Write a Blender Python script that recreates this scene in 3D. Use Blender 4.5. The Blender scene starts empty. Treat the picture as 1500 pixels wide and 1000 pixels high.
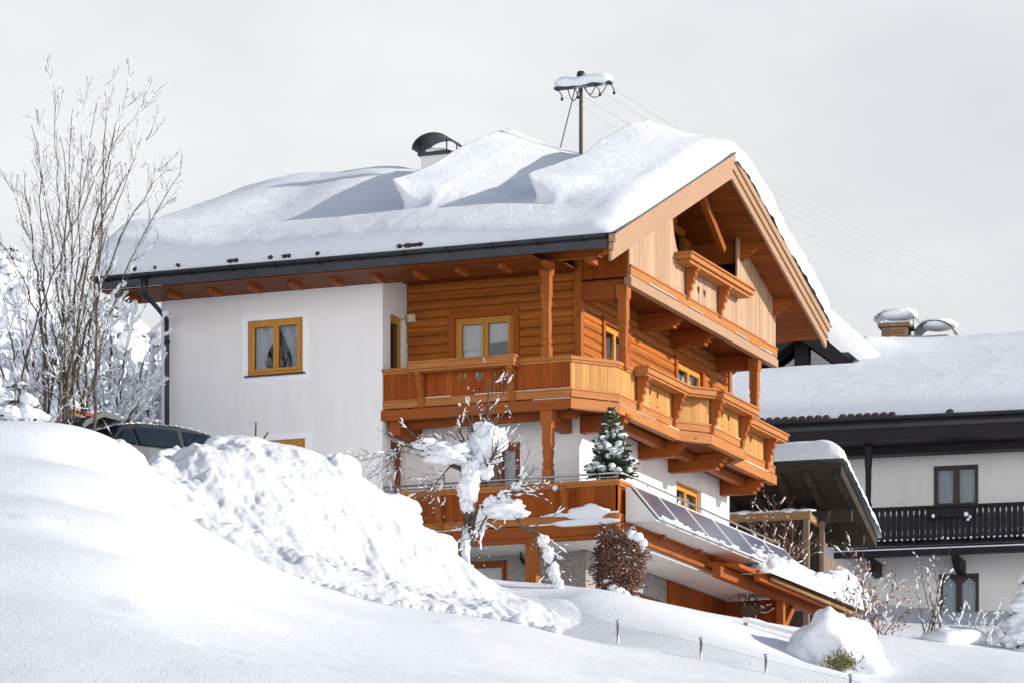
import bpy, math, random
import numpy as np
from mathutils import Vector, Matrix, noise as mnoise
from mathutils.geometry import tessellate_polygon
random.seed(7)
C = bpy.context.scene.collection
R = math.radians

# ------------------------------------------------------------------ camera model
F, YH, TH = 6000.0, 1650.0, R(21.7)
RV = (math.cos(TH), math.sin(TH)); DV = (-math.sin(TH), math.cos(TH))
CAM = (29.5345, -77.9358, 0.0)

class Frame:
    """a local frame (origin, rotation about z); on-plane helpers turn a measured point into local metres"""
    def __init__(s, o=(0, 0, 0), psi=0.0):
        s.o, s.psi = Vector(o), psi
        c, n = math.cos(psi), math.sin(psi)
        s.c = (c * (CAM[0] - o[0]) + n * (CAM[1] - o[1]), -n * (CAM[0] - o[0]) + c * (CAM[1] - o[1]), CAM[2] - o[2])
        s.cs = (c, n)
        s.M = Matrix.Translation(s.o) @ Matrix.Rotation(psi, 4, 'Z')
    def ray(s, x, y):
        a, b = (x - 750) / F, (YH - y) / F
        w = (DV[0] + a * RV[0], DV[1] + a * RV[1])
        c, n = s.cs
        return (c * w[0] + n * w[1], -n * w[0] + c * w[1], b)
    def on(s, k, x, y, val):
        v = s.ray(x, y); t = (val - s.c[k]) / v[k]
        return Vector([s.c[i] + t * v[i] for i in range(3)])
    def X(s, x, y, v): return s.on(0, x, y, v)
    def Y(s, x, y, v): return s.on(1, x, y, v)
W0 = Frame()
def at(x, y, v):
    """world point seen at photo position (x, y) at depth v"""
    u = (x - 750) / F * v
    return Vector((CAM[0] + DV[0] * v + RV[0] * u, CAM[1] + DV[1] * v + RV[1] * u, (YH - y) / F * v))
def uvw(u, v, z): return Vector((CAM[0] + DV[0] * v + RV[0] * u, CAM[1] + DV[1] * v + RV[1] * u, z))

# ------------------------------------------------------------------ materials
def newmat(name):
    m = bpy.data.materials.new(name); m.use_nodes = True
    nt = m.node_tree; nt.nodes.clear()
    out = nt.nodes.new('ShaderNodeOutputMaterial')
    b = nt.nodes.new('ShaderNodeBsdfPrincipled')
    nt.links.new(b.outputs[0], out.inputs[0])
    return m, nt, b
def N(nt, t, **kw):
    n = nt.nodes.new(t)
    for k, v in kw.items():
        if k[0] == 'i' and k[1:].isdigit(): n.inputs[int(k[1:])].default_value = v
        else: setattr(n, k, v)
    return n
def ramp(nt, src, stops):
    r = nt.nodes.new('ShaderNodeValToRGB'); nt.links.new(src, r.inputs[0])
    while len(r.color_ramp.elements) < len(stops): r.color_ramp.elements.new(.5)
    for e, (p, c) in zip(r.color_ramp.elements, stops):
        e.position = p; e.color = (*c, 1) if len(c) == 3 else c
    return r.outputs[0]
def noise_n(nt, co, scale, detail=4, rough=.55):
    n = N(nt, 'ShaderNodeTexNoise'); n.inputs['Scale'].default_value = scale
    n.inputs['Detail'].default_value = detail; n.inputs['Roughness'].default_value = rough
    nt.links.new(co, n.inputs['Vector']); return n.outputs['Fac']
def coords(nt, scale=(1, 1, 1)):
    tc = N(nt, 'ShaderNodeTexCoord'); mp = N(nt, 'ShaderNodeMapping')
    mp.inputs['Scale'].default_value = scale
    nt.links.new(tc.outputs['Object'], mp.inputs[0]); return mp.outputs[0]
def math_n(nt, op, a, b=None, c=None):
    n = N(nt, 'ShaderNodeMath', operation=op)
    for i, q in enumerate((a, b, c)):
        if q is None: continue
        if isinstance(q, (int, float)): n.inputs[i].default_value = q
        else: nt.links.new(q, n.inputs[i])
    return n.outputs[0]
def mixc(nt, fac, a, b, mode='MIX'):
    n = N(nt, 'ShaderNodeMix', data_type='RGBA', blend_type=mode)
    for s, q in ((0, fac), (6, a), (7, b)):
        if isinstance(q, (int, float)): n.inputs[s].default_value = q
        elif isinstance(q, tuple): n.inputs[s].default_value = (*q, 1)
        else: nt.links.new(q, n.inputs[s])
    return n.outputs[2]
def bump(nt, b, h, strength=.3, dist=.02, prev=None):
    n = N(nt, 'ShaderNodeBump'); n.inputs['Strength'].default_value = strength; n.inputs['Distance'].default_value = dist
    nt.links.new(h, n.inputs['Height'])
    if prev is not None: nt.links.new(prev, n.inputs['Normal'])
    nt.links.new(n.outputs[0], b.inputs['Normal']); return n.outputs[0]
def plain(name, col, rough=.6, var=.15, scale=6, metal=0, bmp=.15):
    m, nt, b = newmat(name); co = coords(nt)
    f = noise_n(nt, co, scale, 5)
    c = ramp(nt, f, [(.3, tuple(x * (1 - var) for x in col)), (.7, tuple(min(1, x * (1 + var)) for x in col))])
    nt.links.new(c, b.inputs['Base Color']); b.inputs['Roughness'].default_value = rough
    b.inputs['Metallic'].default_value = metal
    if bmp: bump(nt, b, noise_n(nt, co, scale * 8, 3), bmp, .01)
    return m
def wood(name, col, grain='z', seam=None, var=.28, rough=.55, knots=True):
    """seam = ('h' or 'v' or 'x', board width): h = boards side by side along x+y, v = stacked along z"""
    m, nt, b = newmat(name)
    sc = {'z': (14, 14, .8), 'x': (.8, 14, 14), 'y': (14, .8, 14), 'h': (1.1, 1.1, 16)}[grain]
    co = coords(nt, sc); tc = coords(nt)
    g = noise_n(nt, co, 1.6, 6, .65)
    lo = tuple(x * (1 - var) * k for x, k in zip(col, (1, .93, .85))); hi = tuple(min(1, x * (1 + var)) for x in col)
    c = ramp(nt, g, [(.25, lo), (.5, col), (.75, hi)])
    big = noise_n(nt, tc, .7, 3)
    c = mixc(nt, math_n(nt, 'MULTIPLY', big, .45), c, mixc(nt, 1.0, c, (.72, .62, .52), 'MULTIPLY'))
    sx = N(nt, 'ShaderNodeSeparateXYZ'); nt.links.new(tc, sx.inputs[0])
    h = g
    if seam:
        k = math_n(nt, 'ADD', sx.outputs[0], sx.outputs[1]) if seam[0] == 'h' else sx.outputs['vxy'.index(seam[0]) - 1 if seam[0] != 'v' else 2]
        q = math_n(nt, 'DIVIDE', math_n(nt, 'ADD', k, 50), seam[1])
        fl = math_n(nt, 'FLOOR', q); fr = math_n(nt, 'FRACT', q)
        wn = N(nt, 'ShaderNodeTexWhiteNoise', noise_dimensions='1D'); nt.links.new(fl, wn.inputs['W'])
        v = math_n(nt, 'MULTIPLY_ADD', wn.outputs[0], .36, .82)
        vv = N(nt, 'ShaderNodeCombineXYZ')
        for i in range(3): nt.links.new(v, vv.inputs[i])
        c = mixc(nt, 1.0, c, vv.outputs[0], 'MULTIPLY')
        e = math_n(nt, 'MINIMUM', fr, math_n(nt, 'SUBTRACT', 1.0, fr))
        groove = math_n(nt, 'MINIMUM', math_n(nt, 'MULTIPLY', e, seam[1] / .012), 1.0)
        h = math_n(nt, 'MULTIPLY_ADD', g, .15, groove)
    if knots:
        vo = N(nt, 'ShaderNodeTexVoronoi'); vo.inputs['Scale'].default_value = 2.6; nt.links.new(coords(nt, {'z': (1, 1, .45), 'x': (.45, 1, 1), 'y': (1, .45, 1), 'h': (.45, .45, 1)}[grain]), vo.inputs['Vector'])
        kf = ramp(nt, vo.outputs['Distance'], [(.045, (1, 1, 1)), (.085, (0, 0, 0))])
        c = mixc(nt, math_n(nt, 'MULTIPLY', kf, .7), c, tuple(x * .3 for x in col))
    nt.links.new(c, b.inputs['Base Color']); b.inputs['Roughness'].default_value = rough; b.inputs['Specular IOR Level'].default_value = .12
    bump(nt, b, h, .45, .012)
    return m
def snow_mat(name, col=(.86, .885, .92), big=.0, fine=.35, sc=1.0):
    m, nt, b = newmat(name); co = coords(nt)
    f = noise_n(nt, co, .6 * sc, 4)
    c = ramp(nt, f, [(.35, tuple(x * .975 for x in col)), (.65, col)])
    nt.links.new(c, b.inputs['Base Color']); b.inputs['Roughness'].default_value = .55
    b.inputs['Specular IOR Level'].default_value = .25
    h1 = noise_n(nt, co, 26 * sc, 6, .7); h2 = noise_n(nt, co, 5 * sc, 5, .6)
    h = math_n(nt, 'ADD', math_n(nt, 'MULTIPLY', h1, fine), math_n(nt, 'MULTIPLY', h2, big))
    bump(nt, b, h, .7, .05)
    return m
def glass_mat(name, tint=(.78, .82, .85), refl=1.0):
    m = bpy.data.materials.new(name); m.use_nodes = True; nt = m.node_tree; nt.nodes.clear()
    out = N(nt, 'ShaderNodeOutputMaterial'); mx = N(nt, 'ShaderNodeMixShader')
    tr = N(nt, 'ShaderNodeBsdfTransparent'); tr.inputs[0].default_value = (*tint, 1)
    gl = N(nt, 'ShaderNodeBsdfGlossy'); gl.inputs['Roughness'].default_value = .02
    fr = N(nt, 'ShaderNodeFresnel'); fr.inputs[0].default_value = 1.7
    co = coords(nt); bp = N(nt, 'ShaderNodeBump'); bp.inputs['Strength'].default_value = .12; bp.inputs['Distance'].default_value = .02
    nt.links.new(noise_n(nt, co, 3.0, 1), bp.inputs['Height']); nt.links.new(bp.outputs[0], gl.inputs['Normal'])
    nt.links.new(math_n(nt, 'MULTIPLY', fr.outputs[0], refl), mx.inputs[0])
    nt.links.new(tr.outputs[0], mx.inputs[1]); nt.links.new(gl.outputs[0], mx.inputs[2]); nt.links.new(mx.outputs[0], out.inputs[0])
    return m
def plaster(name, col, var):
    m, nt, b = newmat(name); tc = coords(nt)
    a = noise_n(nt, tc, .8, 5, .6); st = noise_n(nt, coords(nt, (2.2, 2.2, .22)), 1.5, 5, .65); fine = noise_n(nt, tc, 45, 4, .7)
    f = math_n(nt, 'ADD', math_n(nt, 'MULTIPLY', a, .55), math_n(nt, 'MULTIPLY', st, .45))
    c = ramp(nt, f, [(.32, tuple(x * (1 - var * 2.2) * k for x, k in zip(col, (1, .99, .97)))), (.5, tuple(x * (1 - var * .5) for x in col)), (.68, col)])
    nt.links.new(c, b.inputs['Base Color']); b.inputs['Roughness'].default_value = .9; b.inputs['Specular IOR Level'].default_value = .1
    bump(nt, b, math_n(nt, 'ADD', fine, math_n(nt, 'MULTIPLY', noise_n(nt, tc, 6, 3), 1.2)), .35, .012)
    return m
M = {}
M['panel'] = wood('shaded_stained_board', (.29, .067, .009), 'z', ('h', .14))  # stained boards, darkened in colour to carry the front's shade
M['panel_lit'] = wood('sunlit_stained_board', (.50, .25, .08), 'z', ('h', .12), .22)  # lighter copy for the gable boards, sunlight put into the colour
M['attic'] = wood('pale_attic_board', (.43, .285, .185), 'z', ('h', .12), .16)  # paler, less saturated boards of the attic balcony
M['log'] = wood('log_horizontal', (.39, .125, .022), 'h', ('v', .18))
M['beam'] = wood('beam_along_x', (.30, .082, .017), 'h', None, .3)
M['beam_v'] = wood('post_timber', (.35, .107, .024), 'z', None, .3)
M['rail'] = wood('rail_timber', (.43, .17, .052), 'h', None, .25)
M['rake'] = wood('bargeboard_timber', (.39, .245, .155), 'h', None, .12, knots=False)
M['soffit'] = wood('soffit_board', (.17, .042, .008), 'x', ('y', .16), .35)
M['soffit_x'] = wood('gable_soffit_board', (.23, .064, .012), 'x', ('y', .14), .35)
M['frame'] = wood('window_timber', (.56, .27, .05), 'z', None, .15, .4, knots=False)
M['frame_brown'] = wood('brown_window_timber', (.27, .07, .018), 'z', None, .2, .45, knots=False)
M['casing'] = wood('window_casing', (.36, .09, .014), 'z', None, .2, knots=False)
M['old'] = wood('weathered_board', (.20, .155, .12), 'z', ('h', .16), .35, .8)
M['oldbeam'] = wood('weathered_rail', (.32, .20, .10), 'h', None, .3, .8)
M['black'] = wood('black_stained_board', (.022, .020, .024), 'z', ('h', .15), .3, .5, knots=False)
M['blackbeam'] = wood('black_stained_beam', (.024, .021, .024), 'h', None, .3, .5, knots=False)
M['darkwood'] = wood('dark_shed_board', (.06, .045, .035), 'z', ('h', .17), .4, .75)
M['darksoffit'] = wood('dark_shed_soffit', (.05, .04, .033), 'h', None, .35, .7)
M['render'] = plaster('white_render', (.87, .855, .85), .035)
M['render_old'] = plaster('cream_render', (.86, .85, .825), .07)
M['reveal'] = plain('white_window_trim', (.90, .90, .92), .8, .02, 2, 0, .1)
M['grey'] = plain('grey_roughcast', (.30, .275, .265), .95, .25, 18, 0, 1.0)
M['metal_dark'] = plain('dark_sheet_metal', (.035, .038, .045), .38, .2, 3, .6, .05)
M['metal'] = plain('galvanised_steel', (.45, .46, .47), .35, .15, 8, .85, .05)
M['white_sheet'] = plain('white_sheet_metal', (.68, .68, .66), .5, .05, 2, 0, .05)
M['dark'] = plain('dark_room', (.012, .012, .014), .9, .2, 3, 0, 0)
M['rubber'] = plain('black_rubber', (.012, .012, .013), .6, .2, 6, 0, 0)
M['wire'] = plain('grey_wire', (.30, .30, .31), .6, .1, 5, 0, 0)
M['tile'] = plain('roof_tile_clay', (.055, .026, .02), .8, .4, 6, 0, .3)
M['curtain'] = plain('white_net_curtain', (.62, .65, .68), .9, .06, 8, 0, .2)
M['blind'] = plain('grey_roller_blind', (.55, .56, .55), .9, .05, 8, 0, .2)
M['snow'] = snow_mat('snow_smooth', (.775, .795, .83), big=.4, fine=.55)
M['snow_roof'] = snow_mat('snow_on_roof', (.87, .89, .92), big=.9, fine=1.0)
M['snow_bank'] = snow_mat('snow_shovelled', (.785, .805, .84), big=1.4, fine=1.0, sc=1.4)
M['snow_tree'] = snow_mat('snow_on_branches', big=.6, fine=.4)
M['bark'] = plain('grey_brown_bark', (.085, .066, .05), .9, .45, 14, 0, .8)
M['twig'] = plain('dark_twig', (.09, .065, .05), .9, .3, 14, 0, .2)
M['twig_red'] = plain('reddish_twig', (.17, .085, .055), .9, .3, 14, 0, .2)
M['needle'] = plain('spruce_needles', (.045, .075, .032), .7, .5, 9, 0, 0)
M['needle_dark'] = plain('dark_spruce_needles', (.022, .036, .022), .8, .5, 5, 0, 0)
M['yew'] = plain('yellow_green_needles', (.13, .13, .035), .7, .5, 9, 0, 0)
M['leaf'] = plain('dry_brown_leaf', (.085, .038, .026), .75, .6, 16, 0, 0)
M['leaf2'] = plain('dry_rust_leaf', (.20, .085, .045), .75, .5, 16, 0, 0)
M['carpaint'] = plain('grey_car_paint', (.022, .025, .031), .42, .05, 2, 0, 0)
M['carglass'] = plain('dark_car_glass', (.012, .018, .024), .06, .2, 2, 0, 0)
M['redlamp'] = plain('red_lamp_plastic', (.28, .015, .013), .2, .1, 6, 0, 0)
M['cream'] = plain('cream_plastic', (.66, .58, .34), .5, .05, 6, 0, 0)
M['brick'] = None
M['glass'] = glass_mat('window_glass')
M['glass_sky'] = glass_mat('dormer_glass', (.5, .55, .6), 1.6)
def brick_mat():
    m, nt, b = newmat('chimney_brick'); co = coords(nt)
    sx = N(nt, 'ShaderNodeSeparateXYZ'); nt.links.new(co, sx.inputs[0])
    cb = N(nt, 'ShaderNodeCombineXYZ'); nt.links.new(math_n(nt, 'ADD', sx.outputs[0], sx.outputs[1]), cb.inputs[0]); nt.links.new(sx.outputs[2], cb.inputs[1])
    t = N(nt, 'ShaderNodeTexBrick'); nt.links.new(cb.outputs[0], t.inputs[0])
    t.inputs['Color1'].default_value = (.20, .10, .055, 1); t.inputs['Color2'].default_value = (.30, .17, .085, 1); t.inputs['Mortar'].default_value = (.10, .07, .05, 1)
    t.inputs['Scale'].default_value = 1; t.inputs['Brick Width'].default_value = .25; t.inputs['Row Height'].default_value = .09; t.inputs['Mortar Size'].default_value = .012
    nt.links.new(t.outputs[0], b.inputs['Base Color']); b.inputs['Roughness'].default_value = .9
    return m
M['brick'] = brick_mat()
def solar_mat():
    m, nt, b = newmat('solar_cells')
    uv = N(nt, 'ShaderNodeUVMap'); sx = N(nt, 'ShaderNodeSeparateXYZ'); nt.links.new(uv.outputs[0], sx.inputs[0])
    def lines(s, n, w):
        f = math_n(nt, 'FRACT', math_n(nt, 'MULTIPLY', s, n)); e = math_n(nt, 'MINIMUM', f, math_n(nt, 'SUBTRACT', 1., f))
        return math_n(nt, 'LESS_THAN', e, w)
    l = math_n(nt, 'MAXIMUM', lines(sx.outputs[0], 10, .03), lines(sx.outputs[1], 6, .035))
    bus = lines(sx.outputs[1], 18, .05)
    c = mixc(nt, bus, (.055, .058, .11), (.2, .21, .27)); c = mixc(nt, l, c, (.34, .35, .40))
    nt.links.new(c, b.inputs['Base Color']); b.inputs['Roughness'].default_value = .35; b.inputs['Specular IOR Level'].default_value = .6
    b.inputs['Coat Weight'].default_value = 1; b.inputs['Coat Roughness'].default_value = .2
    return m
M['solar'] = solar_mat()

# ------------------------------------------------------------------ mesh helpers
class MB:
    def __init__(s): s.v = []; s.f = []; s.s = []
    def add(s, vs, fs, smooth=False):
        o = len(s.v); s.v.extend([tuple(p) for p in vs]); s.f.extend([tuple(i + o for i in f) for f in fs]); s.s.extend([smooth] * len(fs)); return s
    def box(s, x0, x1, y0, y1, z0, z1):
        return s.add([(x, y, z) for z in (z0, z1) for y in (y0, y1) for x in (x0, x1)],
                     [(0, 2, 3, 1), (4, 5, 7, 6), (0, 1, 5, 4), (2, 6, 7, 3), (0, 4, 6, 2), (1, 3, 7, 5)])
    def obox(s, O, T, Nn, t0, t1, n0, n1, z0, z1):
        """box in a wall frame: origin O, along T, outward N"""
        O, T, Nn = Vector(O), Vector(T), Vector(Nn)
        P = lambda t, n, z: O + T * t + Nn * n + Vector((0, 0, z))
        return s.add([P(t, n, z) for z in (z0, z1) for n in (n0, n1) for t in (t0, t1)],
                     [(0, 2, 3, 1), (4, 5, 7, 6), (0, 1, 5, 4), (2, 6, 7, 3), (0, 4, 6, 2), (1, 3, 7, 5)])
    def beam(s, p0, p1, w, h, up=(0, 0, 1)):
        p0, p1 = Vector(p0), Vector(p1); d = (p1 - p0).normalized(); sd = d.cross(Vector(up)).normalized(); u = sd.cross(d)
        return s.add([p + sd * a * w / 2 + u * b * h / 2 for p in (p0, p1) for b in (-1, 1) for a in (-1, 1)],
                     [(0, 2, 3, 1), (4, 5, 7, 6), (0, 1, 5, 4), (2, 6, 7, 3), (0, 4, 6, 2), (1, 3, 7, 5)])
    def tube(s, pts, rad, n=6, caps=True):
        pts = [Vector(p) for p in pts]
        if isinstance(rad, (int, float)): rad = [rad] * len(pts)
        vs = []; fs = []; a = None
        for i, p in enumerate(pts):
            d = (pts[min(i + 1, len(pts) - 1)] - pts[max(i - 1, 0)])
            d = d.normalized() if d.length > 1e-9 else Vector((0, 0, 1))
            if a is None: a = d.orthogonal().normalized()
            a = (a - d * a.dot(d)); a = a.normalized() if a.length > 1e-6 else d.orthogonal().normalized()
            b = d.cross(a)
            for k in range(n):
                t = 2 * math.pi * k / n; vs.append(p + (a * math.cos(t) + b * math.sin(t)) * rad[i])
        for i in range(len(pts) - 1):
            for k in range(n):
                k2 = (k + 1) % n; fs.append((i * n + k, i * n + k2, (i + 1) * n + k2, (i + 1) * n + k))
        if caps: fs.append(tuple(range(n - 1, -1, -1))); fs.append(tuple((len(pts) - 1) * n + k for k in range(n)))
        return s.add(vs, fs, n > 4)
    def lathe(s, c, prof, n=14):
        vs = [(c[0] + r * math.cos(2 * math.pi * k / n), c[1] + r * math.sin(2 * math.pi * k / n), c[2] + z) for r, z in prof for k in range(n)]
        fs = [(i * n + k, i * n + (k + 1) % n, (i + 1) * n + (k + 1) % n, (i + 1) * n + k) for i in range(len(prof) - 1) for k in range(n)]
        fs += [tuple(range(n - 1, -1, -1)), tuple((len(prof) - 1) * n + k for k in range(n))]
        return s.add(vs, fs, True)
    def prism(s, loops, O, A, B, D, sm=False):
        """loops of (a, b) points (first the outline, then holes) in plane O + a*A + b*B, extruded by vector D"""
        if not isinstance(loops[0][0], (tuple, list, Vector)): loops = [loops]
        O, A, B, D = Vector(O), Vector(A), Vector(B), Vector(D)
        flat = [p for l in loops for p in l]; n = len(flat)
        tr = tessellate_polygon([[Vector((p[0], p[1], 0)) for p in l] for l in loops])
        vs = [O + A * p[0] + B * p[1] for p in flat]; vs += [q + D for q in vs]
        fs = [tuple(t) for t in tr] + [tuple(i + n for i in reversed(t)) for t in tr]
        o = 0
        for l in loops:
            k = len(l)
            for i in range(k): j = (i + 1) % k; fs.append((o + i, o + j, o + j + n, o + i + n))
            o += k
        return s.add(vs, fs, sm)
    def grid(s, G, smooth=True):
        G = np.asarray(G); r, c = G.shape[:2]; o = len(s.v)
        s.v.extend(map(tuple, G.reshape(-1, 3).tolist()))
        fs = [(o + i * c + j, o + i * c + j + 1, o + (i + 1) * c + j + 1, o + (i + 1) * c + j) for i in range(r - 1) for j in range(c - 1)]
        s.f.extend(fs); s.s.extend([smooth] * len(fs)); return s
    def blob(s, c, rad, seed=0, amp=.15, nu=16, nv=10, fs_=1.6):
        c = Vector(c); vs = []; fs = []
        if isinstance(rad, (int, float)): rad = (rad,) * 3
        for i in range(nv + 1):
            ph = math.pi * i / nv
            for k in range(nu):
                t = 2 * math.pi * k / nu
                d = Vector((math.sin(ph) * math.cos(t), math.sin(ph) * math.sin(t), math.cos(ph)))
                q = 1 + amp * (mnoise.noise(d * fs_ + Vector((seed * 3.1, seed * 1.7, seed))) + .4 * mnoise.noise(d * fs_ * 3 + Vector((seed, 5, seed))))
                vs.append(c + Vector((d.x * rad[0], d.y * rad[1], d.z * rad[2])) * q)
        for i in range(nv):
            for k in range(nu): fs.append((i * nu + k, (i + 1) * nu + k, (i + 1) * nu + (k + 1) % nu, i * nu + (k + 1) % nu))
        return s.add(vs, fs, True)

WM = {}
def build(name, mb, mat, parent=None, bevel=0, local=False, recalc=True):
    """one mesh object; world coordinates by default (local=True: the parent's coordinates)"""
    me = bpy.data.meshes.new(name); me.from_pydata(mb.v, [], mb.f); me.update()
    me.polygons.foreach_set('use_smooth', mb.s)
    if recalc:
        import bmesh
        bm = bmesh.new(); bm.from_mesh(me); bmesh.ops.recalc_face_normals(bm, faces=bm.faces); bm.to_mesh(me); bm.free()
    me.materials.append(M[mat] if isinstance(mat, str) else mat)
    o = bpy.data.objects.new(name, me); C.objects.link(o)
    if parent is not None:
        o.parent = parent
        if local: WM[o.name] = WM[parent.name]
        else: o.matrix_parent_inverse = WM[parent.name].inverted(); WM[o.name] = Matrix()
    else: WM[o.name] = Matrix()
    if bevel:
        bv = o.modifiers.new('edge', 'BEVEL'); bv.width = bevel; bv.segments = 1; bv.limit_method = 'ANGLE'
    return o
def tag(o, label=None, cat=None, group=None, kind=None):
    if label: o['label'] = label
    if cat: o['category'] = cat
    if group: o['group'] = group
    if kind: o['kind'] = kind
    return o
def thing(name, label, cat, loc=(0, 0, 0), group=None, rz=0):
    o = bpy.data.objects.new(name, None); C.objects.link(o); o.empty_display_size = .3
    o.location = loc; o.rotation_euler = (0, 0, rz)
    WM[o.name] = Matrix.Translation(Vector(loc)) @ Matrix.Rotation(rz, 4, 'Z')
    return tag(o, label, cat, group)
def struct(name, mb, mat): return tag(build(name, mb, mat, recalc=False), kind='structure')
def copy_tree(o, parent=None):
    c = o.copy(); C.objects.link(c)
    if parent is not None: c.parent = parent; c.matrix_parent_inverse = o.matrix_parent_inverse.copy()
    for ch in list(o.children): copy_tree(ch, c)
    return c

# numpy value noise
_T = np.random.RandomState(11).rand(256, 256)
def vnoise(x, y, seed=0):
    x = np.asarray(x) + seed * 17.31; y = np.asarray(y) + seed * 9.77
    xi = np.floor(x).astype(int); yi = np.floor(y).astype(int); fx = x - xi; fy = y - yi
    fx = fx * fx * (3 - 2 * fx); fy = fy * fy * (3 - 2 * fy)
    g = lambda a, b: _T[a & 255, b & 255]
    return (g(xi, yi) * (1 - fx) + g(xi + 1, yi) * fx) * (1 - fy) + (g(xi, yi + 1) * (1 - fx) + g(xi + 1, yi + 1) * fx) * fy
def fbm(x, y, seed=0, oct=4, gain=.5):
    t = 0; a = 1; n = 0
    for i in range(oct): t = t + a * (vnoise(x * 2 ** i, y * 2 ** i, seed + i) - .5); n += a; a *= gain
    return t / n * 2
def sstep(a, b, x): t = np.clip((x - a) / (b - a), 0, 1); return t * t * (3 - 2 * t)
def bumps(x, y, cell, seed=0):
    """rounded clods: dome height of the nearest jittered cell centre"""
    x = np.asarray(x) / cell + seed * 5.3; y = np.asarray(y) / cell + seed * 3.9
    xi = np.floor(x).astype(int); yi = np.floor(y).astype(int); best = np.zeros_like(x)
    for dx in (-1, 0, 1):
        for dy in (-1, 0, 1):
            a, b = xi + dx, yi + dy
            px = a + _T[a & 255, b & 255]; py = b + _T[(a + 91) & 255, (b + 37) & 255]; rr = .35 + .6 * _T[(a + 17) & 255, (b + 143) & 255]
            q = 1 - ((x - px) ** 2 + (y - py) ** 2) / (rr * rr)
            best = np.maximum(best, np.sqrt(np.clip(q, 0, 1)) * rr)
    return best
def rbf(pts, res, sigma, reg=1e-3):
    P = np.array(pts, float); K = np.exp(-((P[:, None] - P[None]) ** 2).sum(-1) / sigma ** 2)
    w = np.linalg.solve(K + reg * np.eye(len(P)), np.array(res, float))
    def f(u, v):
        u = np.asarray(u, float); v = np.asarray(v, float); t = np.zeros(u.shape)
        for (a, b), c in zip(P, w): t += c * np.exp(-((u - a) ** 2 + (v - b) ** 2) / sigma ** 2)
        return t
    return f

# ------------------------------------------------------------------ ground
_bv = [-80, 0, 42, 66, 83, 105, 200, 700]; _bz = [-8, -1.8, 4.3, 8.4, 10.8, 12.6, 15, 22]
def base_z(v): return np.interp(v, _bv, _bz)
GP = [(160, 645, 69), (215, 662, 68.5), (330, 808, 65.3), (480, 862, 64.8), (640, 897, 64.5), (780, 915, 65.5),
      (950, 965, 64.8), (1050, 985, 64.5), (1130, 1002, 64), (1000, 1040, 57),
      (840, 868, 75), (830, 857, 78), (930, 876, 78.5), (1040, 897, 78.5), (1180, 928, 79), (1290, 931, 81), (1380, 962, 79), (1430, 992, 76), (1500, 1015, 74), (1250, 990, 70), (1350, 1020, 70), (1240, 992, 76), (1180, 972, 75),
      (1000, 925, 71), (1100, 950, 71.5), (1330, 955, 88), (1420, 958, 88), (1520, 965, 88), (1290, 912, 104), (1380, 910, 104), (1500, 910, 104)]
GPz = [((x - 750) / F * v, v, (YH - y) / F * v) for x, y, v in GP]
for a, b in (((-420, 1000, 42), (-420, 650, 69)), ((-250, 1000, 42), (-250, 640, 69)), ((0, 1000, 42), (0, 622, 69)), ((100, 1000, 42.5), (100, 630, 69)), ((200, 1000, 43), (205, 660, 68.5)), ((300, 1000, 44), (255, 775, 65.5)), ((400, 1000, 46), (400, 836, 65)), ((560, 1000, 49), (560, 884, 64.5)), ((700, 1000, 53), (700, 900, 65.5)), ((850, 1000, 58), (850, 940, 65)), ((0, 1000, 42), (0, 1130, 30)), ((400, 1000, 46), (400, 1130, 32)), ((750, 1000, 53), (750, 1130, 34)), ((-250, 1000, 42), (-250, 1130, 30)), ((1100, 1000, 64), (1100, 1130, 45))):
    p, q = [np.array(((x - 750) / F * v, v, (YH - y) / F * v)) for x, y, v in (a, b)]
    for t in (.2, .4, .6, .8, 1.0): GPz.append(tuple(p + (q - p) * t))
# level ground beside and under the house, measured in metres
GPz += [(-9, 78, 11.85), (-5, 79, 11.8), (-9, 84, 11.9), (-13, 80, 11.9), (-13, 88, 12.2), (-8, 92, 12.2), (-2, 82, 10.4), (0, 85, 10.2), (4, 88, 9.5), (7, 92, 10.2), (-3, 96, 12), (-20, 80, 12.5), (-20, 95, 14), (-22, 110, 22), (-14, 112, 21), (-6, 115, 19), (-28, 100, 18), (-34, 112, 24)]
BP = [(232, 666, 71), (262, 660, 72), (290, 657, 73), (306, 638, 73.6), (345, 640, 74), (400, 652, 74.5), (460, 667, 75), (500, 675, 75), (530, 712, 75.2), (570, 735, 75.5), (600, 765, 75.5), (640, 800, 75.5), (668, 833, 75.5), (720, 857, 75), (770, 868, 74.5),
      (250, 715, 68.5), (300, 705, 70), (400, 740, 70), (500, 765, 71), (600, 820, 71.5), (680, 850, 72), (450, 800, 67.5), (560, 845, 68), (660, 872, 69)]
for x, y, v in BP: GPz.append(((x - 750) / F * v, v, (YH - y) / F * v - .65))
def tps(pts, res, lam):
    P = np.array(pts, float); n = len(P); r2 = ((P[:, None] - P[None]) ** 2).sum(-1)
    K = .5 * r2 * np.log(r2 + 1e-9) + lam * np.eye(n); Q = np.hstack([np.ones((n, 1)), P])
    s_ = np.linalg.solve(np.block([[K, Q], [Q.T, np.zeros((3, 3))]]), np.concatenate([np.array(res, float), np.zeros(3)]))
    def f(u, v):
        u = np.asarray(u, float); v = np.asarray(v, float); t = s_[n] + s_[n + 1] * u + s_[n + 2] * v
        for (a, b), c in zip(P, s_[:n]):
            q = (u - a) ** 2 + (v - b) ** 2; t = t + c * .5 * q * np.log(q + 1e-9)
        return t
    return f
gfun = tps([(u, v) for u, v, z in GPz], [z - float(base_z(v)) for u, v, z in GPz], .6)
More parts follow.
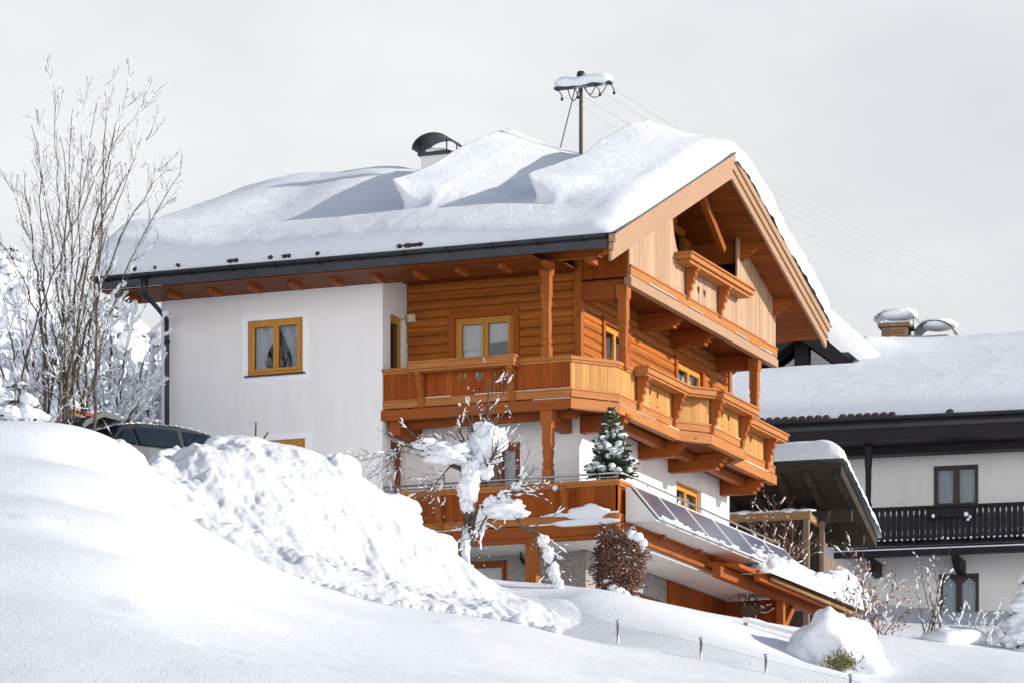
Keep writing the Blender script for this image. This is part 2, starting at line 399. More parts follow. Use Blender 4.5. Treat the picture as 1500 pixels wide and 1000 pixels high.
def ground_z(u, v):
    u = np.asarray(u, float); v = np.asarray(v, float)
    return base_z(v) + gfun(u, v) * (1 - sstep(18, 42, np.abs(u))) * sstep(12, 32, v) * (1 - sstep(112, 140, v))
def ground_at(p):
    u = (p.x - CAM[0]) * RV[0] + (p.y - CAM[1]) * RV[1]; v = (p.x - CAM[0]) * DV[0] + (p.y - CAM[1]) * DV[1]
    return float(ground_z(np.array(u), np.array(v)))
def UVg(U, V, Z): return np.stack([CAM[0] + DV[0] * V + RV[0] * U, CAM[1] + DV[1] * V + RV[1] * U, Z], -1)
us = np.concatenate([np.linspace(-260, -40, 12), np.linspace(-36, -15, 22), np.linspace(-14, 14, 190), np.linspace(15, 36, 22), np.linspace(40, 260, 12)])
vs_ = np.concatenate([np.linspace(-80, 20, 16), np.linspace(24, 38, 10), np.linspace(39, 92, 330), np.linspace(93, 125, 40), np.linspace(130, 700, 30)])
U, V = np.meshgrid(us, vs_)
gdet = lambda U, V: fbm(U * .22, V * .22, 3, 3) * .045 + fbm(U * .9, V * .9, 5, 3) * .025
Z = ground_z(U, V) + gdet(U, V) + np.where(V > 90, fbm(U * .3, V * .3, 8) * .25, 0)
# a few shallow dents and lumps left by thaw drips on the field
rr = random.Random(5)
for _ in range(46):
    a, b = rr.uniform(-9, 4), rr.uniform(46, 68); q = rr.uniform(.12, .3)
    Z += rr.choice((-1, 1, 1)) * rr.uniform(.02, .06) * np.exp(-((U - a) ** 2 + (V - b) ** 2) / q ** 2)
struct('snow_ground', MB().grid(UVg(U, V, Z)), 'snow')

# shovelled bank in front of the white wing
gz = lambda u, v: float(ground_z(np.array(float(u)), np.array(float(v))))
bpts = []; bres = []
for x, y, v in BP:
    u = (x - 750) / F * v; bpts.append((u, v)); bres.append((YH - y) / F * v - gz(u, v))
for x, y, v in BP[2:15]:
    u = (x - 750) / F * v; bpts.append((u, v + 2.6)); bres.append(-.5)
for x, y, v in [(225, 690, 66.5), (255, 775, 64.8), (330, 808, 64.6), (400, 836, 64.3), (480, 862, 64), (560, 884, 63.8), (640, 897, 63.8), (700, 900, 64.6), (780, 905, 66), (820, 880, 72), (200, 660, 71), (850, 885, 75), (860, 895, 70), (845, 912, 67.5), (900, 890, 73), (920, 905, 69), (810, 880, 76.5)]:
    bpts.append(((x - 750) / F * v, v)); bres.append(-.08)
bfun = rbf(bpts, bres, 2.6, 2e-2)
bmask = rbf(bpts, [1] * len(BP) + [0] * (len(bpts) - len(BP)), 2.6, 2e-2)
U, V = np.meshgrid(np.linspace(-7.6, 2.7, 290), np.linspace(63.2, 78.5, 330))
H = bfun(U, V); mk = sstep(.12, .7, bmask(U, V))
wx = U + .25 * fbm(U * 1.5, V * 1.5, 2); wy = V + .25 * fbm(U * 1.5, V * 1.5, 4)
face = 1 - .9 * sstep(73.2, 74.2, V)
edge = sstep(.1, .4, bmask(U, V)) * (1 - sstep(.6, 1.0, bmask(U, V)))
va = np.clip(.5 + 1.3 * fbm(U * .35, V * .35, 31, 3), .1, 1.3); foot = sstep(70.5, 65.5, V) + .7 * sstep(-3.6, -6.2, U)
ridged = lambda f, sd, o: np.abs(fbm(wx * f + wy * f * .35, wy * f * .55, sd, o, .6))
lump = bumps(wx, wy, .8, 1) * .30 * edge * va + bumps(wx, wy, .42, 7) * .24 * np.clip(foot + edge * .4, 0, 1) * va + bumps(wx, wy * .6, .2, 2) * .08 * (.1 + va * foot) - ridged(.8, 51, 5) * .22 - ridged(2.8, 61, 4) * .045 + bumps(wx, wy * .7, .09, 3) * .03 + fbm(U * .8, V * .8, 6, 6, .62) * .15
# long scrape marks running down the face
scr = fbm(U * 2.6 + V * .9, V * .28, 12, 4) * .12
Zb = ground_z(U, V) + gdet(U, V) - .07 - .5 * sstep(.25, .0, bmask(U, V)) + H + mk * face * (lump - .07 + scr)
bm_ = MB().grid(UVg(U, V, Zb))
for x, y, v, w_, h_, d_, sd in ((322, 655, 73.6, 22, 17, .4, 12), (352, 656, 73.9, 46, 18, .55, 3), (385, 668, 74.2, 55, 20, .6, 5), (440, 682, 74.6, 52, 18, .6, 8), (330, 672, 73.4, 34, 16, .4, 4)):
    k_ = v / F; bm_.blob(at(x, y, v), (w_ * k_, d_, h_ * k_), sd, .16, 40, 24, 1.3)
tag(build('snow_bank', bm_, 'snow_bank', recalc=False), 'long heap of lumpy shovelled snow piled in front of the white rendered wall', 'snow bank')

# loose clods rolled down from the bank
mb = MB(); rr = random.Random(3)
for k in range(170):
    t = rr.random(); x = 235 + t * 560 + rr.gauss(0, 25); y = np.interp(x, [235, 255, 330, 400, 480, 560, 700, 850], [690, 768, 803, 832, 858, 882, 892, 938]) + rr.gauss(-12, 14)
    v = np.interp(x, [235, 255, 400, 560, 700, 850], [67, 65.6, 65.2, 64.7, 65.6, 65.2])
    p = at(x, y, v); r = rr.choice((.02, .03, .03, .04, .05, .07, .09)) * rr.uniform(.6, 1.3)
    p.z = ground_at(p) + r * .35
    mb.blob(p, (r * 1.2, r, r * .85), k, .25, 9, 6)
tag(build('snow_clods', mb, 'snow_bank'), 'loose clods of snow scattered along the foot of the shovelled heap', 'snow clods', kind='stuff')

# ------------------------------------------------------------------ chalet
HX0, HX1, HY1 = -8.85, 0.0, 9.5
ZF, ZU = 11.95, 14.52          # terrace floor, upper floor
RID, EAVE, RE = 4.5, -2.75, 11.15
XL, XR = -9.62, 1.75
def roof_top(y):
    return np.where(np.asarray(y) <= RID, 17.46 + (np.asarray(y) - EAVE) * .4335, 20.60 - (np.asarray(y) - RID) * .355)
def rt(y): return float(roof_top(y))
RTH = .30
chalet = thing('chalet', 'large chalet with white rendered wing, honey coloured timber gable and carved balconies', 'house', (-3.5, 4.5, 9.0))
def part(name, mb, mat, parent=None, bevel=0): return build(name, mb, mat, parent or chalet, bevel)

def wall_faces(mb, O, T, Nn, t0, t1, z0, z1, holes, depth=.14, thick=.3):
    O, T, Nn = Vector(O), Vector(T), Vector(Nn); Zv = Vector((0, 0, 1))
    P = lambda t, z, n=0: O + T * t + Zv * z + Nn * n
    ts = sorted({t0, t1, *[h[0] for h in holes], *[h[1] for h in holes]}); zs = sorted({z0, z1, *[h[2] for h in holes], *[h[3] for h in holes]})
    for a, b in zip(ts, ts[1:]):
        for c, d in zip(zs, zs[1:]):
            m_, n_ = (a + b) / 2, (c + d) / 2
            if any(h[0] < m_ < h[1] and h[2] < n_ < h[3] for h in holes): continue
            mb.add([P(a, c), P(b, c), P(b, d), P(a, d)], [(0, 1, 2, 3)])
    for h in holes:
        a, b, c, d = h
        for q in (((a, c), (a, d)), ((b, d), (b, c)), ((a, d), (b, d)), ((b, c), (a, c))):
            mb.add([P(*q[0]), P(*q[1]), P(*q[1], -depth), P(*q[0], -depth)], [(0, 1, 2, 3)])
    return mb

def window(parent, O, T, Nn, t0, t1, z0, z1, mat='frame', rec=.10, sashes=2, curtain=None, fw=.075, sill=None, blind=None, name='window'):
    """frame + sash bars; panes, curtains, sill and the dark room behind are its pieces"""
    O, T, Nn = Vector(O), Vector(T), Vector(Nn); n1 = -rec; n0 = n1 - .07
    f = MB()
    B = lambda a, b, c, d, p=0.0, q=0.0: f.obox(O, T, Nn, a, b, n0 - q, n1 + p, c, d)
    B(t0, t0 + fw, z0, z1); B(t1 - fw, t1, z0, z1); B(t0 + fw, t1 - fw, z1 - fw, z1); B(t0 + fw, t1 - fw, z0, z0 + fw)
    w = (t1 - t0 - 2 * fw) / sashes; s = .055
    for k in range(sashes):
        a, b = t0 + fw + k * w + .004, t0 + fw + (k + 1) * w - .004; c, d = z0 + fw + .004, z1 - fw - .004
        for q in ((a, a + s, c, d), (b - s, b, c, d), (a + s, b - s, c, c + s), (a + s, b - s, d - s, d)): f.obox(O, T, Nn, q[0], q[1], n0 + .01, n1 + .014, q[2], q[3])
    win = build(name, f, mat, parent)
    g = MB(); P = lambda t, n, z: O + T * t + Nn * n + Vector((0, 0, z))
    g.add([P(t0 + fw, n1 - .03, z0 + fw), P(t1 - fw, n1 - .03, z0 + fw), P(t1 - fw, n1 - .03, z1 - fw), P(t0 + fw, n1 - .03, z1 - fw)], [(0, 1, 2, 3)])
    build('pane', g, 'glass', win)
    r = MB(); r.obox(O, T, Nn, t0 + .01, t1 - .01, n0 - .9, n0 - .002, z0 + .01, z1 - .01)
    r.f = [q for i, q in enumerate(r.f) if i != 3]; r.s = r.s[:5]
    build('room', r, 'dark', win)
    if curtain:
        for kind, a, b, zt, zb in curtain:
            cm = MB(); nu, nz = 26, 14; G = []
            for i in range(nz + 1):
                s_ = i / nz; row = []
                for k in range(nu + 1):
                    q = k / nu
                    if kind == 'l': tt = a + (b - a) * q * (1 - .55 * math.sin(s_ * math.pi * .62) ** 2)
                    elif kind == 'r': tt = b - (b - a) * (1 - q) * (1 - .55 * math.sin(s_ * math.pi * .62) ** 2)
                    else: tt = a + (b - a) * q
                    row.append(P(tt, n0 - .10 + .022 * math.sin(q * 34 + s_), zt + (zb - zt) * s_))
                G.append(row)
            cm.grid(G); build('curtain', cm, 'curtain', win)
    if blind:
        for a, b, zt, zb in blind: build('blind', MB().obox(O, T, Nn, a, b, n0 - .06, n0 - .05, zb, zt), 'blind', win)
    if sill: build('sill', MB().obox(O, T, Nn, t0 - .06, t1 + .06, -rec, sill, z0 - .035, z0 - .003), 'metal_dark' if sill < .1 else mat, win)
    return win

TX, NX = (1, 0, 0), (0, -1, 0)       # walls that face the camera
TY, NY = (0, 1, 0), (1, 0, 0)        # walls that face the sun
# --- white wing
w1 = (-6.85, -5.60, 15.52, 16.64); w2 = (-6.62, -5.55, 13.0, 14.16)
mb = wall_faces(MB(), (0, -1.27, 0), TX, NX, HX0, -3.82, 8.5, 17.55, [w1, w2])
mb.add([(HX0, -1.27, 8.5), (HX0, 9.5, 8.5), (HX0, 9.5, 17.55), (HX0, -1.27, 17.55)], [(0, 1, 2, 3)])
mb.add([(HX0, 9.5, 8.5), (0, 9.5, 8.5), (0, 9.5, 18.2), (HX0, 9.5, 18.2)], [(0, 1, 2, 3)])
d1 = (-.86, -.10, 14.60, 16.66); d2 = (-.86, -.10, 12.0, 14.1)
wall_faces(mb, (-3.82, 0, 0), TY, NY, -1.27, 0.0, 8.5, 17.55, [d1, d2])
part('wing_wall', mb, 'render')
for w in (w1, w2):
    t = MB(); a, b, c, d = w; e = .13
    for q in ((a - e, a, c - e, d + e), (b, b + e, c - e, d + e), (a, b, d, d + e), (a, b, c - e, c)): t.obox((0, -1.27, 0), TX, NX, q[0], q[1], -.02, .012, q[2], q[3])
    part('window_surround', t, 'reveal')
window(chalet, (0, -1.27, 0), TX, NX, *w1, rec=.03, curtain=[('l', -6.75, -6.26, 16.56, 15.6), ('r', -6.2, -5.7, 16.56, 15.6)], sill=.06)
window(chalet, (0, -1.27, 0), TX, NX, *w2, rec=.03, sill=.06)
for d in (d1, d2): window(chalet, (-3.82, 0, 0), TY, NY, *d, mat='frame' if d is d1 else 'frame_brown', rec=.10, sashes=1, name='balcony_door')
# --- log walls
def logs(mb, O, T, Nn, t0, t1, z0, z1, holes=(), pitch=.18, roofcut=None):
    O, T, Nn = Vector(O), Vector(T), Vector(Nn)
    z = z0
    while z < z1 - .01:
        zt = min(z + pitch, z1); mid = (z + zt) / 2
        segs = [(t0, t1)]
        for h in holes:
            if h[2] - .02 < mid < h[3] + .02:
                ns = []
                for a, b in segs:
                    if h[1] <= a or h[0] >= b: ns.append((a, b)); continue
                    if a < h[0]: ns.append((a, h[0]))
                    if h[1] < b: ns.append((h[1], b))
                segs = ns
        for a, b in segs:
            if roofcut: a, b = max(a, roofcut(zt)[0]), min(b, roofcut(zt)[1])
            if b - a < .05: continue
            vs = []
            prof = [(-.10, z + .004), (-.012, z + .004), (.006, z + .022), (.017, z + .06), (.017, zt - .06), (.006, zt - .022), (-.012, zt - .004), (-.10, zt - .004)]
            for t in (a, b): vs += [O + T * t + Nn * n + Vector((0, 0, q)) for n, q in prof]
            k = len(prof); fs = [(i, (i + 1) % k, (i + 1) % k + k, i + k) for i in range(k)] + [tuple(range(k)), tuple(range(2 * k - 1, k - 1, -1))]
            mb.add(vs, fs)
        z += pitch
    return mb
ww = (-2.74, -1.44, 14.62, 16.62)
mb = logs(MB(), (0, 0, 0), TX, NX, -3.80, -.09, ZU, 17.55, [(-2.8, -1.38, 14.5, 16.66)])
part('log_wall', mb, 'log')
g1, g2 = (1.40, 2.78, 14.62, 16.60), (5.90, 7.56, 15.45, 16.62)
rc = lambda z: ((z - 17.30 - .0) / .4335 + EAVE, (20.25 - z) / .355 + RID)
mb = logs(MB(), (0, 0, 0), TY, NY, .09, HY1, ZU, 19.9, [(1.35, 2.84, 14.5, 16.64), (5.84, 7.62, 15.4, 16.68), (3.1, 6.4, 17.35, 19.3)], roofcut=rc)
part('gable_log_wall', mb, 'log')
for y0, y1 in ((-.05, .10), (HY1 - .12, HY1 + .06)): part('corner_post', MB().box(-.10, .05, y0, y1, ZU, 18.2), 'beam_v')
r = MB().box(-2.5, -.12, 3.1, 6.4, 17.35, 19.3); r.f = [f for i, f in enumerate(r.f) if i != 5]; r.s = r.s[:5]
part('attic_room', r, 'dark')  # box coloured near black for the shade inside the opening
def casing(O, T, Nn, a, b, c, d, e=.13, n=.055, bottom=False):
    t = MB(); L = [(a - e, a, c, d + e), (b, b + e, c, d + e), (a, b, d, d + e)]
    if bottom: L.append((a - e, b + e, c - e * .8, c))
    for q in L: t.obox(O, T, Nn, q[0], q[1], -.10, n, q[2], q[3])
    return part('window_casing', t, 'casing')
casing((0, 0, 0), TX, NX, *ww); casing((0, 0, 0), TY, NY, *g1); casing((0, 0, 0), TY, NY, *g2, bottom=True)
window(chalet, (0, 0, 0), TX, NX, *ww, rec=.03, blind=[(-2.62, -2.15, 16.5, 16.0), (-2.03, -1.56, 16.5, 16.12)], curtain=[('l', -2.62, -2.2, 16.02, 14.7)])
window(chalet, (0, 0, 0), TY, NY, *g1, rec=.02, curtain=[('f', 1.5, 2.05, 16.2, 14.8), ('f', 2.15, 2.7, 16.0, 14.8)])
window(chalet, (0, 0, 0), TY, NY, *g2, rec=.02, curtain=[('l', 6.0, 6.7, 16.5, 15.5), ('r', 6.8, 7.45, 16.5, 15.5)])
# --- white middle storey
m1 = (-2.62, -1.30, 12.25, 14.02); m2 = (5.92, 7.60, 12.85, 14.02); m3 = (1.3, 2.3, 12.0, 14.02)
mb = wall_faces(MB(), (0, 0, 0), TX, NX, -3.82, 0, 11.7, ZU, [m1]); wall_faces(mb, (0, 0, 0), TY, NY, 0, HY1, 11.7, ZU, [m2, m3])
part('middle_wall', mb, 'render')
window(chalet, (0, 0, 0), TX, NX, *m1, mat='frame_brown', rec=.08, curtain=[('l', -2.52, -2.0, 13.9, 12.35), ('r', -1.95, -1.4, 13.9, 12.35)], sashes=3)
window(chalet, (0, 0, 0), TY, NY, *m2, rec=.10, curtain=[('f', 6.05, 6.7, 13.9, 12.95), ('f', 6.85, 7.5, 13.9, 12.95)])
window(chalet, (0, 0, 0), TY, NY, *m3, rec=.10, sashes=1, name='terrace_door')
part('window_surround', MB().obox((0, -.0, 0), TX, NX, m1[0] - .12, m1[0], -.02, .012, m1[2], m1[3] + .12).obox((0, 0, 0), TX, NX, m1[1], m1[1] + .12, -.02, .012, m1[2], m1[3] + .12).obox((0, 0, 0), TX, NX, m1[0], m1[1], -.02, .012, m1[3], m1[3] + .12), 'reveal')
# --- grey ground floor
b1 = (-2.75, -1.58, 10.55, 11.62); b2 = (1.35, 2.5, 9.2, 11.25); b3 = (3.0, 4.5, 10.0, 11.25)
mb = wall_faces(MB(), (0, -.02, 0), TX, NX, -3.82, .14, 7.5, 11.72, [b1]); wall_faces(mb, (.14, 0, 0), TY, NY, -.02, 4.9, 7.5, 11.72, [b2, b3])
part('ground_floor_wall', mb, 'grey')
window(chalet, (0, -.02, 0), TX, NX, *b1, mat='frame_brown', rec=.05, sashes=1, curtain=[('f', -2.65, -1.68, 11.5, 10.6)])
window(chalet, (.14, 0, 0), TY, NY, *b2, mat='casing', rec=.08, sashes=1, name='cellar_door')
window(chalet, (.14, 0, 0), TY, NY, *b3, mat='casing', rec=.08, sashes=2)
mb = MB().box(-.1, .18, 4.9, 9.6, 7.5, 11.72)
part('board_wall', mb, 'panel')
mb = MB()
for a in (4.9, 6.4, 8.0): mb.box(.18, .26, a, a + .12, 9.0, 11.3)
mb.box(.18, .26, 5.02, 6.4, 10.95, 11.1)
part('door_frame', mb, 'casing')

# --- roof
prof = [(EAVE, rt(EAVE)), (RID, 20.60), (RE, rt(RE)), (RE, rt(RE) - RTH), (RID, 20.60 - RTH - .02), (EAVE, rt(EAVE) - .16)]
roof = part('roof', MB().prism(prof, (XL, 0, 0), (0, 1, 0), (0, 0, 1), (XR - XL - .06, 0, 0)), 'tile')
und = lambda y: rt(y) - RTH - .06
sm = MB()
sm.prism([(RID, 20.24), (EAVE + .05, rt(EAVE) - .19), (EAVE + .05, rt(EAVE) - .215), (RID, 20.215)], (XL + .02, 0, 0), (0, 1, 0), (0, 0, 1), (XR - XL - .12, 0, 0))
sm.prism([(RID, 20.24), (RE - .02, rt(RE) - RTH - .03), (RE - .02, rt(RE) - RTH - .055), (RID, 20.215)], (XL + .02, 0, 0), (0, 1, 0), (0, 0, 1), (XR - XL - .12, 0, 0))
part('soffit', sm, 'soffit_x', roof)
# boxed eave over the camera side
sm = MB().box(XL + .05, -.02, EAVE + .12, -1.21, 17.20, 17.225); sm.box(-3.80, -.02, -1.21, -.02, 17.40, 17.425)
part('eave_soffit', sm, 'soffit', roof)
x = XL + .4
while x < 1.3:
    rf = MB().prism([(0, 0), (.5, 0), (.5, .09), (0, .09)], (x, EAVE + .62, 17.112), (0, 1, 0), (0, 0, 1), (.11, 0, 0)); x += .92
    part('rafter_tail', rf, 'beam', roof)
# bargeboards, three stepped boards each
rk = MB()
for (a, za, b, zb) in ((EAVE - .10, rt(EAVE) + .02 - .0434, RID, 20.62), (RID, 20.62, RE + .08, rt(RE) + .02 - .028)):
    for k, (d0, d1, xo) in enumerate(((0, .17, .08), (.15, .33, .04), (.31, .52, 0))):
        rk.prism([(a, za - d0), (b, zb - d0), (b, zb - d1), (a, za - d1)], (XR - .06, 0, 0), (0, 1, 0), (0, 0, 1), (.06 + xo, 0, 0))
part('bargeboard', rk, 'rake', roof)
part('verge_flashing', MB().beam((XR + .02, EAVE - .1, rt(EAVE) - .005), (XR + .02, RID, 20.64), .16, .02).beam((XR - .01, RID, 20.64), (XR - .01, RE + .1, rt(RE) + .01), .14, .02), 'metal_dark', roof)
# gutter + downpipe
def gutter(mb, x0, x1, yc, zc, r=.085, th=.012):
    o = [(r * math.cos(t), r * math.sin(t)) for t in [math.pi + math.pi * i / 10 for i in range(11)]]
    i_ = [(a * (1 - th / r), b * (1 - th / r) + .002) for a, b in reversed(o)]
    return mb.prism(o + i_, (x0, yc, zc), (0, 1, 0), (0, 0, 1), (x1 - x0, 0, 0))
gm = gutter(MB(), XL - .05, XR - .12, EAVE - .07, 17.46)
gm.box(XL - .02, XR - .12, EAVE - .022, EAVE - .004, 17.20, 17.47)
for k in range(12): gm.tube([(XL + .3 + k * .95, EAVE - .07 - .1 * math.cos(t), 17.46 - .1 * math.sin(t)) for t in [i * math.pi / 8 for i in range(9)]], .012, 5)
part('gutter', gm, 'metal_dark', roof)
p0 = W0.Y(210, 408, EAVE - .07); p1 = W0.Y(212, 432, EAVE - .05); p2 = W0.Y(244, 468, -1.42)
dp = MB().tube([p0, p1, (p1 + p2) / 2 + Vector((0, 0, .02)), p2, (p2.x, -1.40, 16.2), (p2.x, -1.40, 11.5)], [.065, .055, .05, .05, .05, .05], 10)
for z in (16.3, 14.4, 12.6): dp.tube([(p2.x, -1.40, z), (p2.x, -1.40, z + .05)], .064, 10)
part('downpipe', dp, 'metal_dark')
# bare tiles showing at the eave
tm = MB()
for px, py, s in ((203, 392, .05), (232, 390, .05), (266, 388, .06), (343, 381, .13), (351, 382, .06), (401, 378, .06), (422, 376, .08), (428, 376, .05), (470, 372, .05), (590, 360, .07), (603, 357, .14), (612, 357, .1), (620, 358, .07)):
    q = W0.Y(px, py, EAVE + .10); tm.blob((q.x, EAVE - .02, 17.56), (s, .10, .05), px, .4, 8, 5)
part('bare_tile', tm, 'tile', roof)
# purlins with carved ends
def carved(mb, Y, w, X0, X1, zt, h, step=.13):
    """beam along x with a stepped, scalloped nose"""
    pr = [(X0, zt), (X1, zt), (X1 + .01, zt - h * .22), (X1 - step * .55, zt - h * .34), (X1 - step * .45, zt - h * .5), (X1 - step * 1.25, zt - h * .6), (X1 - step * 1.15, zt - h * .76), (X1 - step * 1.9, zt - h * .86), (X1 - step * 2.0, zt - h), (X0, zt - h)]
    return mb.prism(pr, (0, Y - w / 2, 0), (1, 0, 0), (0, 0, 1), (0, w, 0))
for Y, hx in ((-1.20, 1.15), (.06, 1.5), (1.9, 1.55), (4.5, 1.6), (7.15, 1.6), (9.45, 1.55)):
    b = MB(); zt = und(Y) + .02 if Y > 0 else 17.62
    carved(b, Y, .2, -.05 if Y > -1 else -3.82, hx, zt, .24)
    if Y > 0: carved(b, Y, .19, -.05, hx - .34, zt - .235, .22)
    part('purlin', b, 'beam', roof)
part('brace', MB().beam((1.0, 4.6, 19.9), (1.0, 6.1, 18.95), .13, .16), 'beam', roof)
# chimney with an arched cowl
cx = W0.Y(643, 240, 5.0).x; cz = W0.Y(643, 232, 5.0).z
chm = part('chimney', MB().box(cx - .3, cx + .3, 4.7, 5.35, 19.6, cz), 'render_old', roof)
cp = MB().box(cx - .36, cx + .36, 4.64, 5.41, cz + .002, cz + .08)
part('chimney_cap', cp, 'metal_dark', roof)
part('chimney_snow', MB().blob((cx, 5.02, cz + .10), (.36, .4, .09), 4, .2), 'snow_roof', roof)
co_ = MB(); arc = []
for i in range(13):
    t = math.pi * (.98 - .80 * i / 12); arc.append((cx - .02 + .47 * math.cos(t), cz + .13 + .33 * math.sin(t)))
arc.append((cx + .62, cz + .12))
for a, b in zip(arc, arc[1:]): co_.beam((a[0], 5.02, a[1]), (b[0], 5.02, b[1]), .78, .03, (0, 1, 0)) if False else co_.add([(a[0], 4.62, a[1]), (b[0], 4.62, b[1]), (b[0], 5.42, b[1]), (a[0], 5.42, a[1]), (a[0], 4.62, a[1] + .025), (b[0], 4.62, b[1] + .025), (b[0], 5.42, b[1] + .025), (a[0], 5.42, a[1] + .025)], [(0, 1, 2, 3), (7, 6, 5, 4), (0, 4, 5, 1), (3, 2, 6, 7)])
for dx in (-.33, .3):
    for y in (4.72, 5.3): co_.tube([(cx + dx, y, cz + .08), (cx + dx, y, cz + .34)], .015, 5)
part('chimney_cowl', co_, 'metal_dark', roof)

# --- carved pieces used by the balconies
COR = [(0, 0), (.27, 0), (.27, -.06), (.21, -.10), (.23, -.17), (.16, -.23), (.18, -.31), (.11, -.38), (.13, -.46), (.06, -.54), (.07, -.62), (.03, -.70), (0, -.72)]
def corbel(mb, p, Nn, T, z, w=.12, s=1.0):
    p, Nn, T = Vector(p), Vector(Nn), Vector(T)
    return mb.prism([(a * s, b * s) for a, b in COR], p - T * w / 2 + Vector((0, 0, z)), Nn, (0, 0, 1), T * w)
def heart(cx, cz, s):
    pts = []
    for i in range(18):
        t = 2 * math.pi * i / 18; x = 16 * math.sin(t) ** 3; y = 13 * math.cos(t) - 5 * math.cos(2 * t) - 2 * math.cos(3 * t) - math.cos(4 * t)
        pts.append((cx + x / 17 * s * .8, cz + y / 17 * s * 1.1))
    return pts
def dot(cx, cz, r, n=7, sy=1.0): return [(cx + r * math.cos(2 * math.pi * i / n), cz + sy * r * math.sin(2 * math.pi * i / n)) for i in range(n)]
def run(bal, p0, p1, z0, z1, cors=(), shelf=None, hearts=(), mat='panel', skirt=.17, rail=True, hs=.125):
    """one straight stretch of carved parapet from p0 to p1 (plan), outward to its right-hand side"""
    p0, p1 = Vector((*p0, 0)), Vector((*p1, 0)); L = (p1 - p0).length; T = (p1 - p0) / L; Nn = Vector((T.y, -T.x, 0))
    mb = MB(); zc = (z0 + skirt + z1) / 2 + .02; holes = []
    for h in hearts: holes += [heart(h, zc + .03, hs), dot(h, zc + .21, .022), dot(h, zc - .14, .018, 6, 1.6), dot(h, zc - .235, .03, 8)]
    mb.prism([[(0, z0 + .02), (L, z0 + .02), (L, z1 - .06), (0, z1 - .06)]] + holes, p0 - Nn * .04, T, (0, 0, 1), Nn * .04)
    build('panel', mb, mat, bal)
    mb = MB().obox(p0, T, Nn, 0, L, -.045, .03, z0, z0 + skirt - .035).obox(p0, T, Nn, 0, L, .002, .045, z0 + skirt - .033, z0 + skirt)
    build('skirt_board', mb, 'rail', bal)
    if rail:
        mb = MB().obox(p0, T, Nn, -.02, L + .02, -.09, .05, z1 - .065, z1).obox(p0, T, Nn, 0, L, -.05, .03, z1 - .12, z1 - .067)
        build('rail', mb, 'rail', bal)
    if shelf:
        a, b = shelf
        mb = MB().obox(p0, T, Nn, a, b, .052, .34, z1 - .10, z1 + .012).obox(p0, T, Nn, a - .03, b + .03, .06, .37, z1 + .013, z1 + .05).obox(p0, T, Nn, a + .02, b - .02, .05, .30, z1 - .15, z1 - .102)
        build('flower_shelf', mb, 'rail', bal)
    for c in cors:
        mb = MB(); corbel(mb, p0 + T * c + Nn * .032, Nn, T, z1 - .15, .12, (z1 - z0 - .12) / .72 if z1 - z0 < .9 else 1.0)
        build('corbel', mb, 'beam_v', bal)
    return T, Nn, L
def snowline(mb, p0, p1, z, w=.05, h=.02, seed=1, prob=.6):
    p0, p1 = Vector((*p0, 0)), Vector((*p1, 0)); L = (p1 - p0).length; T = (p1 - p0) / L; Nn = Vector((T.y, -T.x, 0)); r = random.Random(seed); t = 0
    while t < L:
        l = r.uniform(.15, 1.1)
        if r.random() < prob:
            hh = h * r.uniform(.5, 1.3); n0 = .0
            a, b = t, min(t + l, L)
            mb.add([p0 + T * q + Nn * n + Vector((0, 0, zz)) for q in (a, b) for n, zz in ((n0, z), (w, z), (w * .8, z + hh), (n0, z + hh * 1.2))], [(0, 1, 2, 3), (7, 6, 5, 4), (0, 4, 5, 1), (1, 5, 6, 2), (2, 6, 7, 3), (3, 7, 4, 0)])
        t += l
    return mb
# --- main balcony
zb0, zb1 = 14.64, 15.46
plan = [(-3.82, -1.22), (.27, -1.22), (.93, -.33), (.97, 3.2), (1.45, 3.85), (1.45, 6.05), (1.02, 6.6), (1.02, 9.6)]
fl = [(-3.82, 0.0)] + plan + [(0.0, 9.6), (0.0, 0.0)]
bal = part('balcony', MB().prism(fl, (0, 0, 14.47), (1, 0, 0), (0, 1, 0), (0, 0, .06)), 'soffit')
runs = [dict(cors=(.87, 2.85), shelf=(.7, 3.0), hearts=(1.72, 2.12)), dict(), dict(cors=(1.12, 3.25), shelf=(.9, 3.5), hearts=(1.9, 2.35), mat='panel_lit'), dict(cors=(), shelf=(0, .78), mat='panel_lit'),
        dict(cors=(.12, 2.08), shelf=(.0, 2.32), hearts=(.85, 1.3), mat='panel_lit'), dict(), dict(cors=(.15, 2.35), shelf=(.0, 3.0), hearts=(.85, 1.35), mat='panel_lit')]
sl = MB()
for k, (a, b) in enumerate(zip(plan, plan[1:])):
    kw = dict(runs[k]); kw.setdefault('mat', 'panel' if k == 0 else 'panel_lit')
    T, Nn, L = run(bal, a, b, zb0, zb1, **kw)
    build('floor_beam', MB().obox(Vector((*a, 0)), T, Nn, -.03, L + .03, -.10, .06, zb0 - .24, zb0 - .03), 'beam' if k == 0 else 'rail', bal)  # gable-side beams take the paler wood, their sunlight put into colour
    snowline(sl, (a[0] + Nn.x * .035, a[1] + Nn.y * .035), (b[0] + Nn.x * .035, b[1] + Nn.y * .035), zb0 + .171, .018, .013, k, .62 if k == 0 else .25)
    snowline(sl, (a[0] + Nn.x * .03, a[1] + Nn.y * .03), (b[0] + Nn.x * .03, b[1] + Nn.y * .03), zb0 - .029, .025, .016, k + 20, .6 if k == 0 else .3)
run(bal, (1.02, 9.6), (0.0, 9.6), zb0, zb1, mat='panel_lit')
build('snow_trim', sl, 'snow_tree', bal)
for Y in (.12, 3.6, 5.5, 8.95):
    b = MB(); carved(b, Y, .24, 0.0, 1.02 if Y != 5.5 else 1.32, 14.46, .34, .12)
    build('bracket', b, 'beam', bal)
